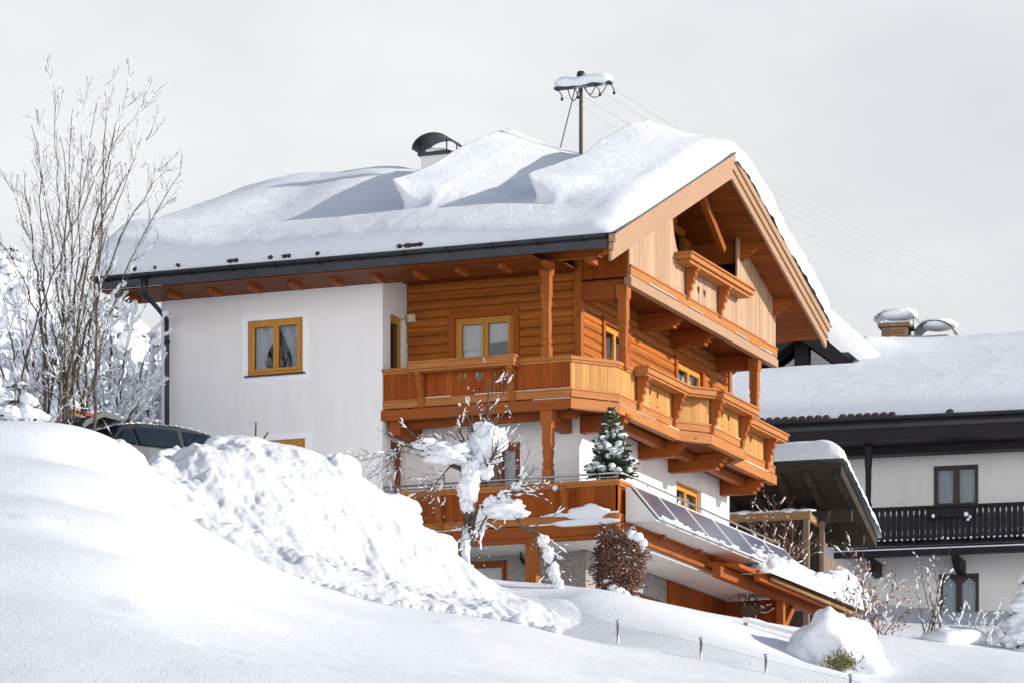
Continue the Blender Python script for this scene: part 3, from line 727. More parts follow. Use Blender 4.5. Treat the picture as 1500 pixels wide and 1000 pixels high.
for X in (-3.6, -.28):
    b = MB().box(X - .12, X + .12, -1.15, 0, 14.12, 14.46); build('bracket', b, 'beam', bal)
build('floor_beam', MB().box(.42, .6, .3, 9.5, 14.30, 14.46), 'beam', bal)
build('floor_beam', MB().box(-3.8, .2, -.75, -.6, 14.30, 14.46), 'beam', bal)
def turned_post(X, Y, z0, z1, w=.19):
    h = w / 2; mb = MB()
    segs = [(z0, 1.0), (z0 + .32, 1.0), (z0 + .36, .72), (z0 + .42, 1.0), (z0 + .48, .78), (z0 + .5 + (z1 - z0) * .12, .92), (z1 - .95, .78), (z1 - .80, 1.0), (z1 - .76, .8), (z1 - .68, 1.02), (z1 - .3, 1.0), (z1 - .26, 1.25), (z1, 1.3)]
    vs = []; fs = []
    for z, k in segs: vs += [(X - h * k, Y - h * k, z), (X + h * k, Y - h * k, z), (X + h * k, Y + h * k, z), (X - h * k, Y + h * k, z)]
    for i in range(len(segs) - 1):
        for k in range(4): fs.append((i * 4 + k, i * 4 + (k + 1) % 4, i * 4 + 4 + (k + 1) % 4, i * 4 + 4 + k))
    fs += [(3, 2, 1, 0), tuple(len(vs) - 4 + k for k in range(4))]
    return part('post', mb.add(vs, fs), 'beam_v', None, .008)
turned_post(-.27, -1.16, zb1 - .1, 17.38); turned_post(.93, .06, zb1 - .1, 17.05); turned_post(.93, 8.5, zb1 - .1, 17.05)
turned_post(-.25, -1.12, 12.9, 14.40, .2)
part('post', MB().box(-.72, -.48, -1.2, -.96, 9.2, 11.75), 'beam_v', None, .01)
# --- attic balcony
XA = 1.08; za0 = 17.28
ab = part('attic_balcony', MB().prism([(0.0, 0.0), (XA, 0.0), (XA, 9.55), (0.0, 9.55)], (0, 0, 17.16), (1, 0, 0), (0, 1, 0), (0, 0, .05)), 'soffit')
uz = lambda y: rt(y) - RTH - .07
out = [(0, za0), (9.55, za0), (9.55, uz(9.55)), (6.86, uz(6.86)), (6.86, 19.0), (6.84, 18.6), (6.76, 18.38), (6.6, 18.2), (6.4, 18.12), (3.3, 18.12), (3.05, 18.2), (2.86, 18.38), (2.72, 18.6), (2.63, 18.9), (2.60, 19.2), (2.60, uz(2.6)), (0, uz(0))]
hl = []
for h in (4.26, 4.66): hl += [heart(h, 17.74, .11), dot(h, 17.90, .02), dot(h, 17.56, .018, 6, 1.6), dot(h, 17.48, .026)]
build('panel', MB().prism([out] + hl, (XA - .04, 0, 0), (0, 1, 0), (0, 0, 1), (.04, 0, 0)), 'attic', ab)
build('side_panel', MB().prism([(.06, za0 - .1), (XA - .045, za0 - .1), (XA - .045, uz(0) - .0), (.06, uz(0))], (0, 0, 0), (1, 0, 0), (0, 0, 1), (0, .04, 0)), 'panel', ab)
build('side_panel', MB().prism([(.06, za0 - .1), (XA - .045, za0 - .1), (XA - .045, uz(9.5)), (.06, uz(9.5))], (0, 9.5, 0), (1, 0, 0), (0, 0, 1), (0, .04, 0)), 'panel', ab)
build('skirt_board', MB().box(XA + .002, XA + .035, -.01, 9.56, za0 - .03, za0 + .13).box(XA + .002, XA + .055, -.01, 9.56, za0 + .132, za0 + .165), 'rail', ab)
build('floor_beam', MB().box(XA - .10, XA + .05, -.03, 9.58, 17.02, za0 - .09).box(XA - .06, XA + .02, -.02, 9.57, za0 - .088, za0 - .032), 'rake', ab)
build('flower_shelf', MB().box(XA + .002, XA + .36, 2.75, 6.95, 18.10, 18.2).box(XA - .06, XA + .40, 2.72, 6.98, 18.202, 18.24).box(XA + .002, XA + .3, 2.85, 6.85, 18.03, 18.098), 'rail', ab)
for y in (3.45, 5.55):
    b = MB(); corbel(b, (XA + .037, y, 0), (1, 0, 0), (0, 1, 0), 18.03, .13, .92); build('corbel', b, 'beam_v', ab)
for Y in (3.6, 5.62, 8.66):
    b = MB(); carved(b, Y, .22, 0.0, .98, 17.155, .32, .1); build('bracket', b, 'beam', ab)
b = MB(); carved(b, .12, .22, 0.0, 1.0, 17.155, .36, .12); build('bracket', b, 'beam', ab)
sl = snowline(MB(), (XA + .04, 0), (XA + .04, 9.5), za0 - .03, .015, .014, 9, .3)
build('snow_trim', sl, 'snow_tree', ab)
# --- terrace
zt0, zt1 = 12.10, 12.93
ter = part('terrace', MB().box(-3.82, 1.24, -1.2, 9.2, 11.74, 11.94), 'white_sheet')
T, Nn, L = run(ter, (-3.82, -1.22), (1.27, -1.22), zt0, zt1, cors=(1.28, 4.02), mat='panel', skirt=.15)
run(ter, (1.27, -1.22), (1.27, 9.2), zt0, zt1, mat='panel', skirt=.15)
build('fascia', MB().box(-3.82, 1.33, -1.30, -1.16, 11.84, 12.07).box(-3.82, 1.30, -1.27, -1.19, 11.742, 11.838), 'beam', ter)
build('fascia', MB().box(1.20, 1.36, -1.16, 9.6, 11.80, 12.06).box(1.22, 1.42, -1.0, 9.4, 12.062, 12.09), 'beam', ter)
sl = snowline(MB(), (-3.8, -1.262), (1.3, -1.262), zt0 + .151, .03, .03, 5); snowline(sl, (-3.8, -1.27), (1.3, -1.27), 12.071, .03, .03, 6)
for X, w, h in ((.62, .5, .13), (.75, .3, .18), (.25, .5, .05)): sl.blob((X, -1.29, zt0 + .17), (w, .06, h), X, .2)
sl.blob((.6, -1.3, 12.09), (.75, .05, .07), 3, .2); sl.blob((-.02, -1.33, zt1 - .12), (.06, .06, .06), 4)
build('snow_trim', sl, 'snow_tree', ter)
hr = MB().tube([(-3.8, -1.24, 13.05), (1.30, -1.24, 13.05), (1.36, -1.1, 13.05), (1.36, 9.0, 12.98)], .022, 8).tube([(-3.8, -1.2, 12.98), (1.28, -1.2, 12.98)], .012, 6)
for X in (-3.3, -1.9, -.4, .9): hr.tube([(X, -1.22, 12.9), (X, -1.24, 13.05)], .014, 6)
for Y in (.3, 2.2, 4.1, 6.0, 7.9, 8.95): hr.tube([(1.34, Y, 12.8), (1.36, Y, 13.03)], .014, 6)
build('handrail', hr, 'metal', ter)
rb = MB()
for Y in (.9, 3.2, 4.2, 6.2, 8.2): build('bracket', MB().box(1.36, 1.50, Y, Y + .12, 12.0, 12.1), 'beam', ter)
# white sheet box that carries the solar panels
st = MB().prism([(1.345, 12.80), (1.345, 12.098), (1.98, 12.098), (2.0, 12.12), (1.42, 12.80)], (0, -.95, 0), (1, 0, 0), (0, 0, 1), (0, 9.9, 0))
build('panel_rack', st, 'white_sheet', ter)
# lean-to canopy at the far end of the terrace
cn = part('canopy', MB().prism([(.2, 12.02), (2.12, 11.86), (2.12, 11.78), (.2, 11.94)], (0, 3.9, 0), (1, 0, 0), (0, 0, 1), (0, 8.3, 0)).box(2.08, 2.2, 5.0, 12.25, 11.64, 11.86), 'casing')
build('edge_beam', MB().box(1.62, 1.8, 3.6, 12.1, 11.56, 11.78), 'beam', cn)
for Y in (7.9, 11.7): build('post', MB().box(1.63, 1.79, Y, Y + .16, 8.6, 11.56), 'beam_v', cn)
build('brace', MB().beam((1.71, 8.0, 10.9), (1.71, 8.75, 11.5), .12, .14), 'beam', cn)
build('side_wall', MB().box(.2, 1.62, 8.6, 8.68, 8.6, 11.7), 'panel', cn)
build('gutter', MB().tube([(2.26, 5.6, 11.74), (2.26, 12.3, 11.70)], .055, 8), 'oldbeam', cn)

# --- things fixed to or standing on the chalet
for k, (ya, yb) in enumerate(((-.93, .55), (.55, 2.25), (2.25, 3.95), (3.95, 5.65), (5.65, 7.35), (7.35, 8.95))):
    ya += .015; yb -= .015
    words = ['lowest numbered end', '', '', '', '', ''][k]
    lab = ['narrow blue solar panel nearest the corner of the terrace parapet', 'blue solar panel next to the narrow one at the terrace corner', 'third blue solar panel along the terrace edge, pale with glare', 'fourth blue solar panel along the terrace edge, below the gable window',
           'fifth solar panel along the terrace edge, its lower corner dusted with snow', 'blue solar panel at the far end, half buried in lumpy snow'][k]
    s = thing('solar_panel', lab, 'solar panel', (1.75, (ya + yb) / 2, 12.12), 'solar panels along the terrace edge')
    top, bot = Vector((1.45, 0, 12.83)), Vector((2.03, 0, 12.13)); n = Vector((.77, 0, .64))
    f = MB(); e = .022
    P = lambda y, q, h=0: top.lerp(bot, q) + Vector((0, y, 0)) + n * h
    for q in (((ya, 0), (yb, .035)), ((ya, .965), (yb, 1)), ((ya, .035), (ya + .03, .965)), ((yb - .03, .035), (yb, .965))):
        (y0, q0), (y1, q1) = q
        vs = [P(y, q_, h) for h in (0, .035) for y in (y0, y1) for q_ in (q0, q1)]
        f.add(vs, [(0, 1, 3, 2), (4, 6, 7, 5), (0, 2, 6, 4), (1, 5, 7, 3), (0, 4, 5, 1), (2, 3, 7, 6)])
    build('frame', f, 'white_sheet', s)
    c = MB().add([P(ya + .03, .035, .026), P(yb - .03, .035, .026), P(yb - .03, .965, .026), P(ya + .03, .965, .026)], [(0, 1, 2, 3)])
    o = build('cell_sheet', c, 'solar', s); uvl = o.data.uv_layers.new(name='UVMap')
    for i, uv in enumerate(((0, 0), (1, 0), (1, 1), (0, 1))): 
        vi = o.data.loops[i].vertex_index; uvl.data[i].uv = ((0, 0), (1, 0), (1, 1), (0, 1))[vi]
    sn = MB(); r_ = random.Random(k)
    for j in range(14 if k < 4 else 40):
        y = r_.uniform(ya, yb); q = 1 - abs(r_.gauss(0, .06 if k < 4 else .25)); q = max(q, .1)
        if k < 4 and r_.random() < .25 * k: continue
        sn.blob(P(y, q, .03), (r_.uniform(.03, .07), r_.uniform(.04, .2), r_.uniform(.015, .04)), j + k * 40, .55, 9, 6, 2.5)
    build('snow_dusting', sn, 'snow_tree', s)
t = thing('wall_box', 'small cream plastic box on the log wall beside the white wing', 'box', (-3.72, -.05, 16.5))
q = W0.Y(605, 468, 0)
build('housing', MB().box(q.x - .085, q.x + .085, -.13, -.031, q.z - .085, q.z + .085), 'cream', t, .012)
build('lid', MB().box(q.x - .075, q.x + .075, -.145, -.131, q.z - .075, q.z + .075), 'cream', t, .006)

# roof snow -----------------------------------------------------------------
sil = [(330, 262), (400, 256), (500, 250), (575, 246), (600, 244), (640, 243), (683, 224), (748, 195), (768, 207), (800, 219), (850, 226), (862, 222), (945, 180), (965, 192), (1000, 206), (1040, 210), (1072, 212)]
Xs = np.linspace(XL - .1, XR + .05, 460); Ys = np.concatenate([np.linspace(EAVE - .08, RID, 200), np.linspace(RID + .05, RE + .22, 110)])
SX, SY = np.meshgrid(Xs, Ys)
XC1, XC2 = float(W0.Y(748, 200, RID).x), float(W0.Y(945, 185, RID).x)
XC0 = XC1 - 3.0
base_t = .36 + .30 * sstep(-6.5, -9.3, SX) * sstep(3.5, -1, SY) + .07 * fbm(SX * .35, SY * .35, 2) + .012 * fbm(SX * 1.6, SY * 1.6, 21) + .28 * sstep(RID - .6, RID + 2.2, SY) + (.24 + .03 * fbm(SX * .4, SX * 0, 14, 2)) * (1 - .6 * sstep(-3, 1.2, SX)) * np.exp(-((SY - EAVE - .95) / .85) ** 2)
def drift(xc, A, w, y_end, seed):
    xcw = xc + .16 * fbm(SY * .5, SY * 0 + seed, seed, 2)
    d = SX - xcw
    right = np.exp(-(np.abs(d) / w) ** 1.15); left = np.exp(-(np.abs(d) / .13) ** 2)
    prof = np.where(d >= 0, right, left)
    y_e = y_end + .10 * np.clip(d, 0, 3) + .22 * fbm(SX * 1.3, SY * .4, seed + 40, 3)
    along = np.where(SY <= RID, sstep(y_e - .26 - .7 * np.clip(d, 0, 2), y_e + .16 + .6 * np.clip(d, 0, 2), SY) * (.88 + .12 * (SY - y_end) / (RID - y_end)), np.exp(-((SY - RID) / 2.2) ** 2))
    return A * prof * along, d, along
h1, d1_, a1 = drift(XC1, .78, 1.25, -1.0, 1)
h2, d2_, a2 = drift(XC2, .64, 1.35, -1.1, 2)
h0 = .20 * np.exp(-((SX - XC0) / .9) ** 2) * sstep(-2, 2.5, SY) + .22 * np.exp(-((SX + 8.3) / 1.2) ** 2) * sstep(-1.5, 2, SY)
th = base_t + h1 + h2 + h0 - .14 * np.exp(-((SX - XC2 + 1.0) / .8) ** 2) * sstep(-1, 1, SY)
# rounded borders
de = SY - (EAVE - .06); rnd = np.sqrt(np.clip(1 - (1 - np.clip(de / .34, 0, 1)) ** 2, 0, 1))
dr = (XR + .02) - SX; wr = np.where(SY < RID, .55, .26)
rnd2 = np.sqrt(np.clip(1 - (1 - np.clip(dr / wr, 0, 1)) ** 2, 0, 1)); rnd2 = np.where(SY < RID, .30 + .70 * rnd2, .72 + .28 * rnd2); rnd2 = np.where(SX > XR + .03, 0, rnd2)
dl = SX - (XL - .08); rnd3 = np.sqrt(np.clip(1 - (1 - np.clip(dl / .4, 0, 1)) ** 2, 0, 1))
db = (RE + .2) - SY; rnd4 = np.sqrt(np.clip(1 - (1 - np.clip(db / .4, 0, 1)) ** 2, 0, 1))
th = th * rnd * rnd2 * rnd3 * rnd4
th += .010 * fbm(SX * 3, SY * 3, 9) * rnd
th -= .11 * sstep(-.3, 1.6, SX) * np.exp(-((SY - RID) / 1.6) ** 2) + .16 * sstep(-2.5, 1.4, SX) * np.exp(-((SY - EAVE - .3) / .9) ** 2) * rnd
th = np.maximum(th, .012)
SZ = roof_top(np.clip(SY, EAVE, RE + .3)) + th
# soften the ridge
ridge = .10 * np.exp(-((SY - RID) / .5) ** 2); SZ = SZ - ridge * 1.4
# overhanging lips of the drifts lean to the shaded side, and the thick gable edge bulges
lean = .5 * sstep(4.4, 2.4, SY) * h1 / .6 * (np.abs(d1_) < .5) * np.exp(-(d1_ / .35) ** 2) * a1 + .5 * sstep(4.4, 2.4, SY) * h2 / .6 * np.exp(-(d2_ / .35) ** 2) * a2
nose = np.exp(-((SY + 1.0) / .5) ** 2)
SXd = SX - lean * (.35 + .65 * sstep(1, -.8, SY)) - .0 * nose
edgel = np.exp(-((SX - XR) / .3) ** 2) * np.where(SY > RID, .07, .0) * (.9 + fbm(SY * 1.7, SX, 4) + .5 * fbm(SY * 5, SX, 5))
G = np.stack([SXd + edgel, SY - .10 * nose * (h1 + h2), SZ], -1)
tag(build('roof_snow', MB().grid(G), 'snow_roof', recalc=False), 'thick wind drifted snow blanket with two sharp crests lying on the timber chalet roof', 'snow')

# lumpy snow that slid onto the canopy
Yc = np.linspace(4.9, 12.45, 150); Xc = np.linspace(1.45, 2.45, 44); A_, B_ = np.meshgrid(Yc, Xc)
h = sstep(5.0, 6.6, A_) * .48 + .30 * sstep(9, 11.8, A_)
hh = h * np.sqrt(np.clip(1 - np.clip(np.abs(B_ - 1.93) / .5, 0, 1) ** 2, 0, 1)) * np.sqrt(np.clip(1 - np.clip((A_ - 11.6) / .83, 0, 1) ** 2, 0, 1))
hh = hh * (1 + .25 * fbm(A_ * 2, B_ * 2, 3)) + (bumps(A_, B_, .3, 4) * .13 + bumps(A_, B_, .14, 6) * .05) * sstep(0, .1, hh)
tag(build('canopy_snow', MB().grid(np.stack([B_ + .08 * (hh > .1), A_, 11.80 + hh - .02], -1)), 'snow_bank', recalc=False), 'broken lumpy ridge of slid snow on the canopy below the solar panels', 'snow')

# ------------------------------------------------------------------ roof mast with wires
mx_ = W0.Y(851, 222, RID); top = W0.Y(851, 108, RID)
mast = thing('electricity_mast', 'slim electricity mast with a snow capped crossarm standing on the roof ridge', 'mast', (mx_.x, RID, 20.3))
build('pole', MB().tube([(mx_.x, RID, 19.5), (top.x, RID, top.z)], [.045, .04], 10), 'bark', mast)
build('pole_cap', MB().lathe((top.x, RID, top.z - .06), [(.0, 0), (.09, 0), (.095, .05), (.07, .10), (.0, .12)], 12), 'rubber', mast)
aL, aR = W0.Y(813, 131, RID), W0.Y(896, 121, RID)
arm = build('crossarm', MB().beam(aL, aR, .16, .05), 'metal_dark', mast)
dT = (aR - aL).normalized()
sn = MB()
seg = [aL + dT * ((aR - aL).length * i / 9) for i in range(10)]
sn.tube([p + Vector((0, 0, .10 + .02 * math.sin(i * 1.3))) for i, p in enumerate(seg)], [.05] + [.125 + .012 * math.sin(i * 2.1) for i in range(8)] + [.07], 10)
build('snow_cap', sn, 'snow_tree', arm)
ins = [.05, .33, .72, .97]; tips = []
for f_ in ins:
    p = aL.lerp(aR, f_) + Vector((0, -.02, -.03))
    b = MB().tube([p, p + Vector((.05, .06, -.06)), p + Vector((.07, .09, -.15))], .012, 5).lathe(p + Vector((.07, .09, -.22)), [(.0, 0), (.03, .01), (.035, .04), (.02, .07)], 8)
    build('insulator', b, 'rubber', arm); tips.append(p + Vector((.07, .09, -.1)))
b = MB()
def sag(p, q, s, n=12): return [Vector(p).lerp(Vector(q), i / n) - Vector((0, 0, s * 4 * (i / n) * (1 - i / n))) for i in range(n + 1)]
pm = aL.lerp(aR, .46)
for (a, c, s) in ((.22, .44, .30), (.50, .93, .28), (.52, .72, .2)): b.tube(sag(aL.lerp(aR, a), aL.lerp(aR, c), s), .011, 5)
b.tube([W0.Y(843, 128, RID), W0.Y(838, 148, RID), W0.Y(819, 224, RID)], .012, 5)
build('cable', b, 'rubber', mast)
ends = [(1447, 396), (1455, 402), (1440, 410), (1430, 420)]
for k, (t_, e) in enumerate(zip(sorted(tips, key=lambda p: -p.x), ends)):
    q = at(e[0] + 75, e[1] + 28 + 3 * k, 190)
    o = build('power_line', MB().tube(sag(t_, q, .8, 24), .0045, 4), 'wire', None)
    tag(o, 'thin overhead wire running from the roof mast crossarm down towards the valley', 'wire', 'wires from the roof mast')
for k, (ya, yb) in enumerate(((418, 412), (424, 419), (431, 427))):
    o = build('power_line', MB().tube(sag(at(1080, ya + 3, 150), at(1640, yb - 3, 170), .15, 10), .006, 4), 'wire', None)
    tag(o, ['topmost of the three far level wires in the sky above the snowy neighbouring roof', 'middle one of the three far level wires in the sky above the neighbouring roof', 'lowest of the three far level wires in the sky above the neighbouring roof'][k], 'wire', 'far level wires in the sky')

# ------------------------------------------------------------------ neighbouring house
FN = Frame(at(1400, 905, 107), R(6.2))
nh = thing('neighbour_house', 'white house behind with black timber balcony and black framed dormer', 'house', FN.o, None, FN.psi)
def np_(name, mb, mat, parent=None): return build(name, mb, mat, parent or nh, local=True)
fx = lambda px, py=700, y=0: FN.Y(px, py, y).x
fz = lambda px, py, y=0: FN.Y(px, py, y).z
XN0, XN1 = fx(1216), fx(1400) + 9
ZE = fz(1400, 604, -1.9); YRN = 7.5; ZR = fz(1450, 490, YRN) - .42; SLN = (ZR - ZE) / (YRN + 1.9)
XE0 = fx(1030, 610, -1.9)
nw1 = (fx(1368, 700), fx(1433, 700), fz(1400, 741), fz(1400, 681)); nw2 = (fx(1375, 860), fx(1434, 860), fz(1400, 906), fz(1400, 840))
mb = wall_faces(MB(), (0, 0, 0), TX, NX, XN0 - 6, XN1, -3, ZE + .4, [nw1, nw2]); mb.box(XN0 - 6, XN1, 1.2, 9.5, -3, ZE + .4)
np_('wall', mb, 'render_old')
def nwin(w, cur):
    global build
    f = window_local(nh, w, cur)
def window_local(parent, w, cur):
    a, b, c, d = w; f = MB(); e = .09; n1, n0 = -.02, .09
    O = lambda x0, x1, z0, z1, p=0: f.box(x0, x1, n1 - p, n0, z0, z1)
    O(a, a + e, c, d); O(b - e, b, c, d); O(a + e, b - e, d - e, d); O(a + e, b - e, c, c + e); m_ = (a + b) / 2; O(m_ - .07, m_ + .07, c + e, d - e, .01)
    win = build('window', f, M['nframe'], parent, local=True)
    build('pane', MB().add([(a + e, .05, c + e), (b - e, .05, c + e), (b - e, .05, d - e), (a + e, .05, d - e)], [(0, 1, 2, 3)]), 'glass', win, local=True)
    r = MB().box(a, b, .13, 1.0, c, d); r.f = [q for i, q in enumerate(r.f) if i != 2]; r.s = r.s[:5]
    build('room', r, 'dark', win, local=True)
    for x0, x1 in ((a + e, m_ - .07), (m_ + .07, b - e)):
        G = [[(x0 + (x1 - x0) * k / 20, .15 + .02 * math.sin(k * 1.9 + i * .1), (d - e) + (c + e - d + e) * i / 8 - (cur * abs(k / 10 - 1) * .16 if i == 0 else 0)) for k in range(21)] for i in range(9)]
        build('curtain', MB().grid(G), 'curtain', win, local=True)
M['nframe'] = plain('dark_brown_window_timber', (.035, .019, .017), .5, .2, 6, 0, .1)
window_local(nh, nw1, 0); window_local(nh, nw2, 1)
# roof
pr = [(-1.9, ZE), (YRN, ZR), (YRN + 9.4, ZE), (YRN + 9.4, ZE - .25), (YRN, ZR - .3), (-1.9, ZE - .2)]
nroof = np_('roof', MB().prism(pr, (XE0, 0, 0), (0, 1, 0), (0, 0, 1), (XN1 + 1 - XE0, 0, 0)), 'tile')
np_('soffit', MB().box(XE0, XN1 + 1, -1.86, -.01, ZE - .62, ZE - .24).box(XE0, XN1 + 1, -.9, -.4, ZE - .82, ZE - .622), 'blackbeam', nroof)
gm = gutter(MB(), XE0, XN1 + 1, -1.98, ZE - .02, .1); gm.box(XE0, XN1 + 1, -1.9, -1.87, ZE - .3, ZE - .02)
np_('gutter', gm, 'metal_dark', nroof)
tl = MB(); x = fx(1086, 610, -1.9); rr = random.Random(2)
while x < fx(1405, 600, -1.9):
    f_ = (x - fx(1086, 610, -1.9)) / 6.0
    if rr.random() > f_ * .8 - .12:
        n_ = 8; vs = []
        for y, dz in ((-2.0, .0), (-1.55, .20)):
            for i in range(n_ + 1): t = math.pi * i / n_; vs.append((x + .10 - .10 * math.cos(t), y, ZE + dz + .0 + .07 * math.sin(t)))
        tl.add(vs, [(i, i + 1, i + n_ + 2, i + n_ + 1) for i in range(n_)] + [tuple(range(n_ + 1))], True)
    x += .215
np_('bare_tile', tl, 'tile', nroof)
# post under the eave
X0 = fx(1272, 670, -1.35); zb = fz(1272, 712, -1.35) - 1.2
pp = [(.10, 0), (.10, .5), (.07, .55), (.11, .68), (.06, .76), (.10, .86), (.065, .95), (.075, 1.3), (.085, 2.0), (.10, 2.1), (.10, 2.6), (.13, 2.72)]
k_ = (ZE - .62 - zb) / 2.72
np_('post', MB().lathe((X0, -1.35, zb), [(a, b * k_) for a, b in pp], 12), 'blackbeam')
# balcony
zr_ = fz(1400, 739, -1.35); zl = fz(1400, 797, -1.35); xa = fx(1222, 790, -1.35)
nb = np_('balcony', MB().box(xa, XN1, -1.35, -.01, zl - .08, zl).box(xa, XN1, -1.42, -1.25, zl - .24, zl - .082), 'blackbeam')
np_('rail', MB().box(xa, XN1, -1.46, -1.24, zr_ - .07, zr_).box(xa, XN1, -1.40, -1.30, zl + .06, zl + .16), 'blackbeam', nb)
bb = MB(); x = xa; i = 0
while x < XN1:
    w_ = .142
    prf = [(0, zl + .02), (w_, zl + .02), (w_, zl + .25), (w_ * .88, zl + .33), (w_, zl + .45), (w_, zr_ - .25), (w_ * .86, zr_ - .17), (w_, zr_ - .06), (0, zr_ - .06), (w_ * .14, zr_ - .17), (0, zr_ - .25), (0, zl + .45), (w_ * .12, zl + .33), (0, zl + .25)]
    bb.prism(prf, (x, -1.40, 0), (1, 0, 0), (0, 0, 1), (0, .03, 0)); x += .15; i += 1
np_('baluster', bb, 'black', nb)
for px in (1281, 1404):
    b = MB(); x = fx(px, 815, -.6); b.prism([(0, zl - .25), (-1.2, zl - .25), (-1.15, zl - .36), (-.95, zl - .42), (-.85, zl - .55), (0, zl - .62)], (x - .1, 0, 0), (0, 1, 0), (0, 0, 1), (.2, 0, 0)); np_('bracket', b, 'blackbeam', nb)
fb = np_('flower_box', MB().box(fx(1358, 750, -1.5), fx(1428, 750, -1.5), -1.64, -1.46, zr_ - .34, zr_ - .12), 'black', nb)
sb = MB()
for px, py, s in ((1367, 755, .05), (1415, 752, .06), (1421, 756, .04), (1418, 760, .04)): q = FN.Y(px, py, -1.66); sb.blob(q, (s, .03, s), px, .3, 8, 6)
x = xa
rr = random.Random(8)
while x < XN1: sb.blob((x + .14, -1.42, zl + .165), (.035, .03, .028 * rr.uniform(.4, 1.4)), int(x * 50), .3, 7, 5); x += .15
sb.tube([(x, -1.44, zl - .075) for x in np.linspace(xa, XN1, 12)], .02, 5)
np_('snow_trim', sb, 'snow_tree', nb)
# dormer
YD = 3.1; xc = fx(1168, 500, YD); zp = fz(1168, 461, YD); zbD = fz(1168, 541, YD) - .2; hw = (fx(1258, 535, YD) - xc); kD = (zp - fz(1258, 537, YD)) / hw
dm = np_('dormer', MB().prism([(-hw - .3, zbD - 1), (hw + .3, zbD - 1), (hw + .3, zp - (hw + .3) * kD), (0, zp), (-hw - .3, zp - (hw + .3) * kD)], (xc, YD + .85, 0), (1, 0, 0), (0, 0, 1), (0, 4.5, 0)), 'blackbeam')
bg_ = MB()
for s in (-1, 1):
    bg_.prism([(0, zp), (s * (hw + .02), zp - (hw + .02) * kD), (s * (hw - .42), zp - (hw + .02) * kD - .02), (0, zp - .62)] if s > 0 else [(0, zp), (0, zp - .62), (s * (hw - .42), zp - (hw + .02) * kD - .02), (s * (hw + .02), zp - (hw + .02) * kD)], (xc, YD - .02, 0), (1, 0, 0), (0, 0, 1), (0, .12, 0))
np_('bargeboard', bg_, 'blackbeam', dm)
np_('mullion', MB().box(xc - .2, xc + .2, YD + .55, YD + .7, zbD - .6, zp - .5), 'blackbeam', dm)
np_('pane', MB().prism([(-hw + .3, zbD), (hw - .3, zbD), (0, zp - .62)], (xc, YD + .72, 0), (1, 0, 0), (0, 0, 1), (0, .02, 0)), 'glass_sky', dm)
# chimneys
def cowl(mb, cx, cy, z, w=.5, rise=.2, d=.7):
    n_ = 10
    for i in range(n_):
        a0, a1 = math.pi * (1 - i / n_), math.pi * (1 - (i + 1) / n_)
        q = [(cx + w * math.cos(a), z + rise * math.sin(a)) for a in (a0, a1)]
        mb.add([(x, cy + s * d / 2, zz + dz) for dz in (0, .03) for s in (-1, 1) for x, zz in q], [(0, 1, 3, 2), (4, 6, 7, 5), (0, 4, 5, 1), (2, 3, 7, 6)])
    return mb
q = FN.Y(1313, 492, YRN); cx_, zc_ = q.x, fz(1313, 480, YRN)
ch = np_('chimney', MB().box(cx_ - .36, cx_ + .36, YRN - .35, YRN + .35, ZR - .5, zc_ - .05), 'brick', nroof)
np_('chimney_cap', MB().box(cx_ - .45, cx_ + .45, YRN - .45, YRN + .45, zc_ - .048, zc_ + .05), 'brick', nroof)
np_('chimney_snow', MB().blob((cx_, YRN, zc_ + .08), (.45, .45, .07), 3, .15), 'snow_roof', nroof)
c = cowl(MB(), cx_, YRN, zc_ + .16, .58, .26, .85)
for dx in (-.42, .42):
    for y in (-.36, .36): c.tube([(cx_ + dx, YRN + y, zc_ + .05), (cx_ + dx, YRN + y, zc_ + .33)], .015, 5)
np_('chimney_cowl', c, 'metal', nroof)
np_('cowl_snow', MB().blob((cx_ + .06, YRN, zc_ + .36), (.56, .5, .17), 12, .2), 'snow_roof', nroof)
q = FN.Y(1372, 490, YRN + .4); c = cowl(MB(), q.x, YRN + .4, ZR + .5, .56, .36, 1.0)
np_('chimney_cowl', c, 'metal_dark', nroof)
np_('chimney', MB().box(q.x - .35, q.x + .35, YRN + .1, YRN + .8, ZR - .4, ZR + .5), 'brick', nroof)
np_('cowl_snow', MB().blob((q.x + .05, YRN + .4, ZR + .84), (.55, .52, .16), 15, .15), 'snow_roof', nroof)
# snow blanket
A_, B_ = np.meshgrid(np.linspace(XE0, XN1 + 1, 150), np.concatenate([np.linspace(-1.95, YRN, 110), np.linspace(YRN + .2, YRN + 5, 12)]))
de = np.clip((B_ + 1.93) / .95, 0, 1)
th = (.66 * np.sqrt(1 - (1 - de) ** 2)) * (1 - .3 * sstep(4, YRN, B_)) + .05 * fbm(A_ * .5, B_ * .5, 3) * de + .015 * fbm(A_ * 3, B_ * 3, 5) * de
zz = np.where(B_ <= YRN, ZE + (B_ + 1.9) * SLN, ZR - (B_ - YRN) * SLN) + th
out_ = sstep(hw - .35, hw + .05, np.abs(A_ - xc)); fr_ = sstep(YD - .05, YD + .8, B_)
dz = zp - np.sqrt((A_ - xc) ** 2 + .3) * kD + .75; kk = .62
zz = zz - .30 * sstep(hw + .2, hw - .3, np.abs(A_ - xc)) * sstep(YD - .6, YD + .1, B_)
zz = zz * (1 - out_ * fr_) + out_ * fr_ * (zz + kk * np.log1p(np.exp(np.clip((dz - zz) / kk, -30, 30))))
nsn = MB().grid(np.stack([A_, B_, zz], -1))
C_, D_ = np.meshgrid(np.linspace(-hw - 1.0, hw + 1.0, 80), np.linspace(YD - .1, YD + 5.5, 50))
th = (.80 - .05 * np.abs(C_) + .04 * fbm(C_, D_, 5)) * np.sqrt(np.clip(1 - (1 - np.clip((D_ - YD + .1) / .35, 0, 1)) ** 2, 0, 1))
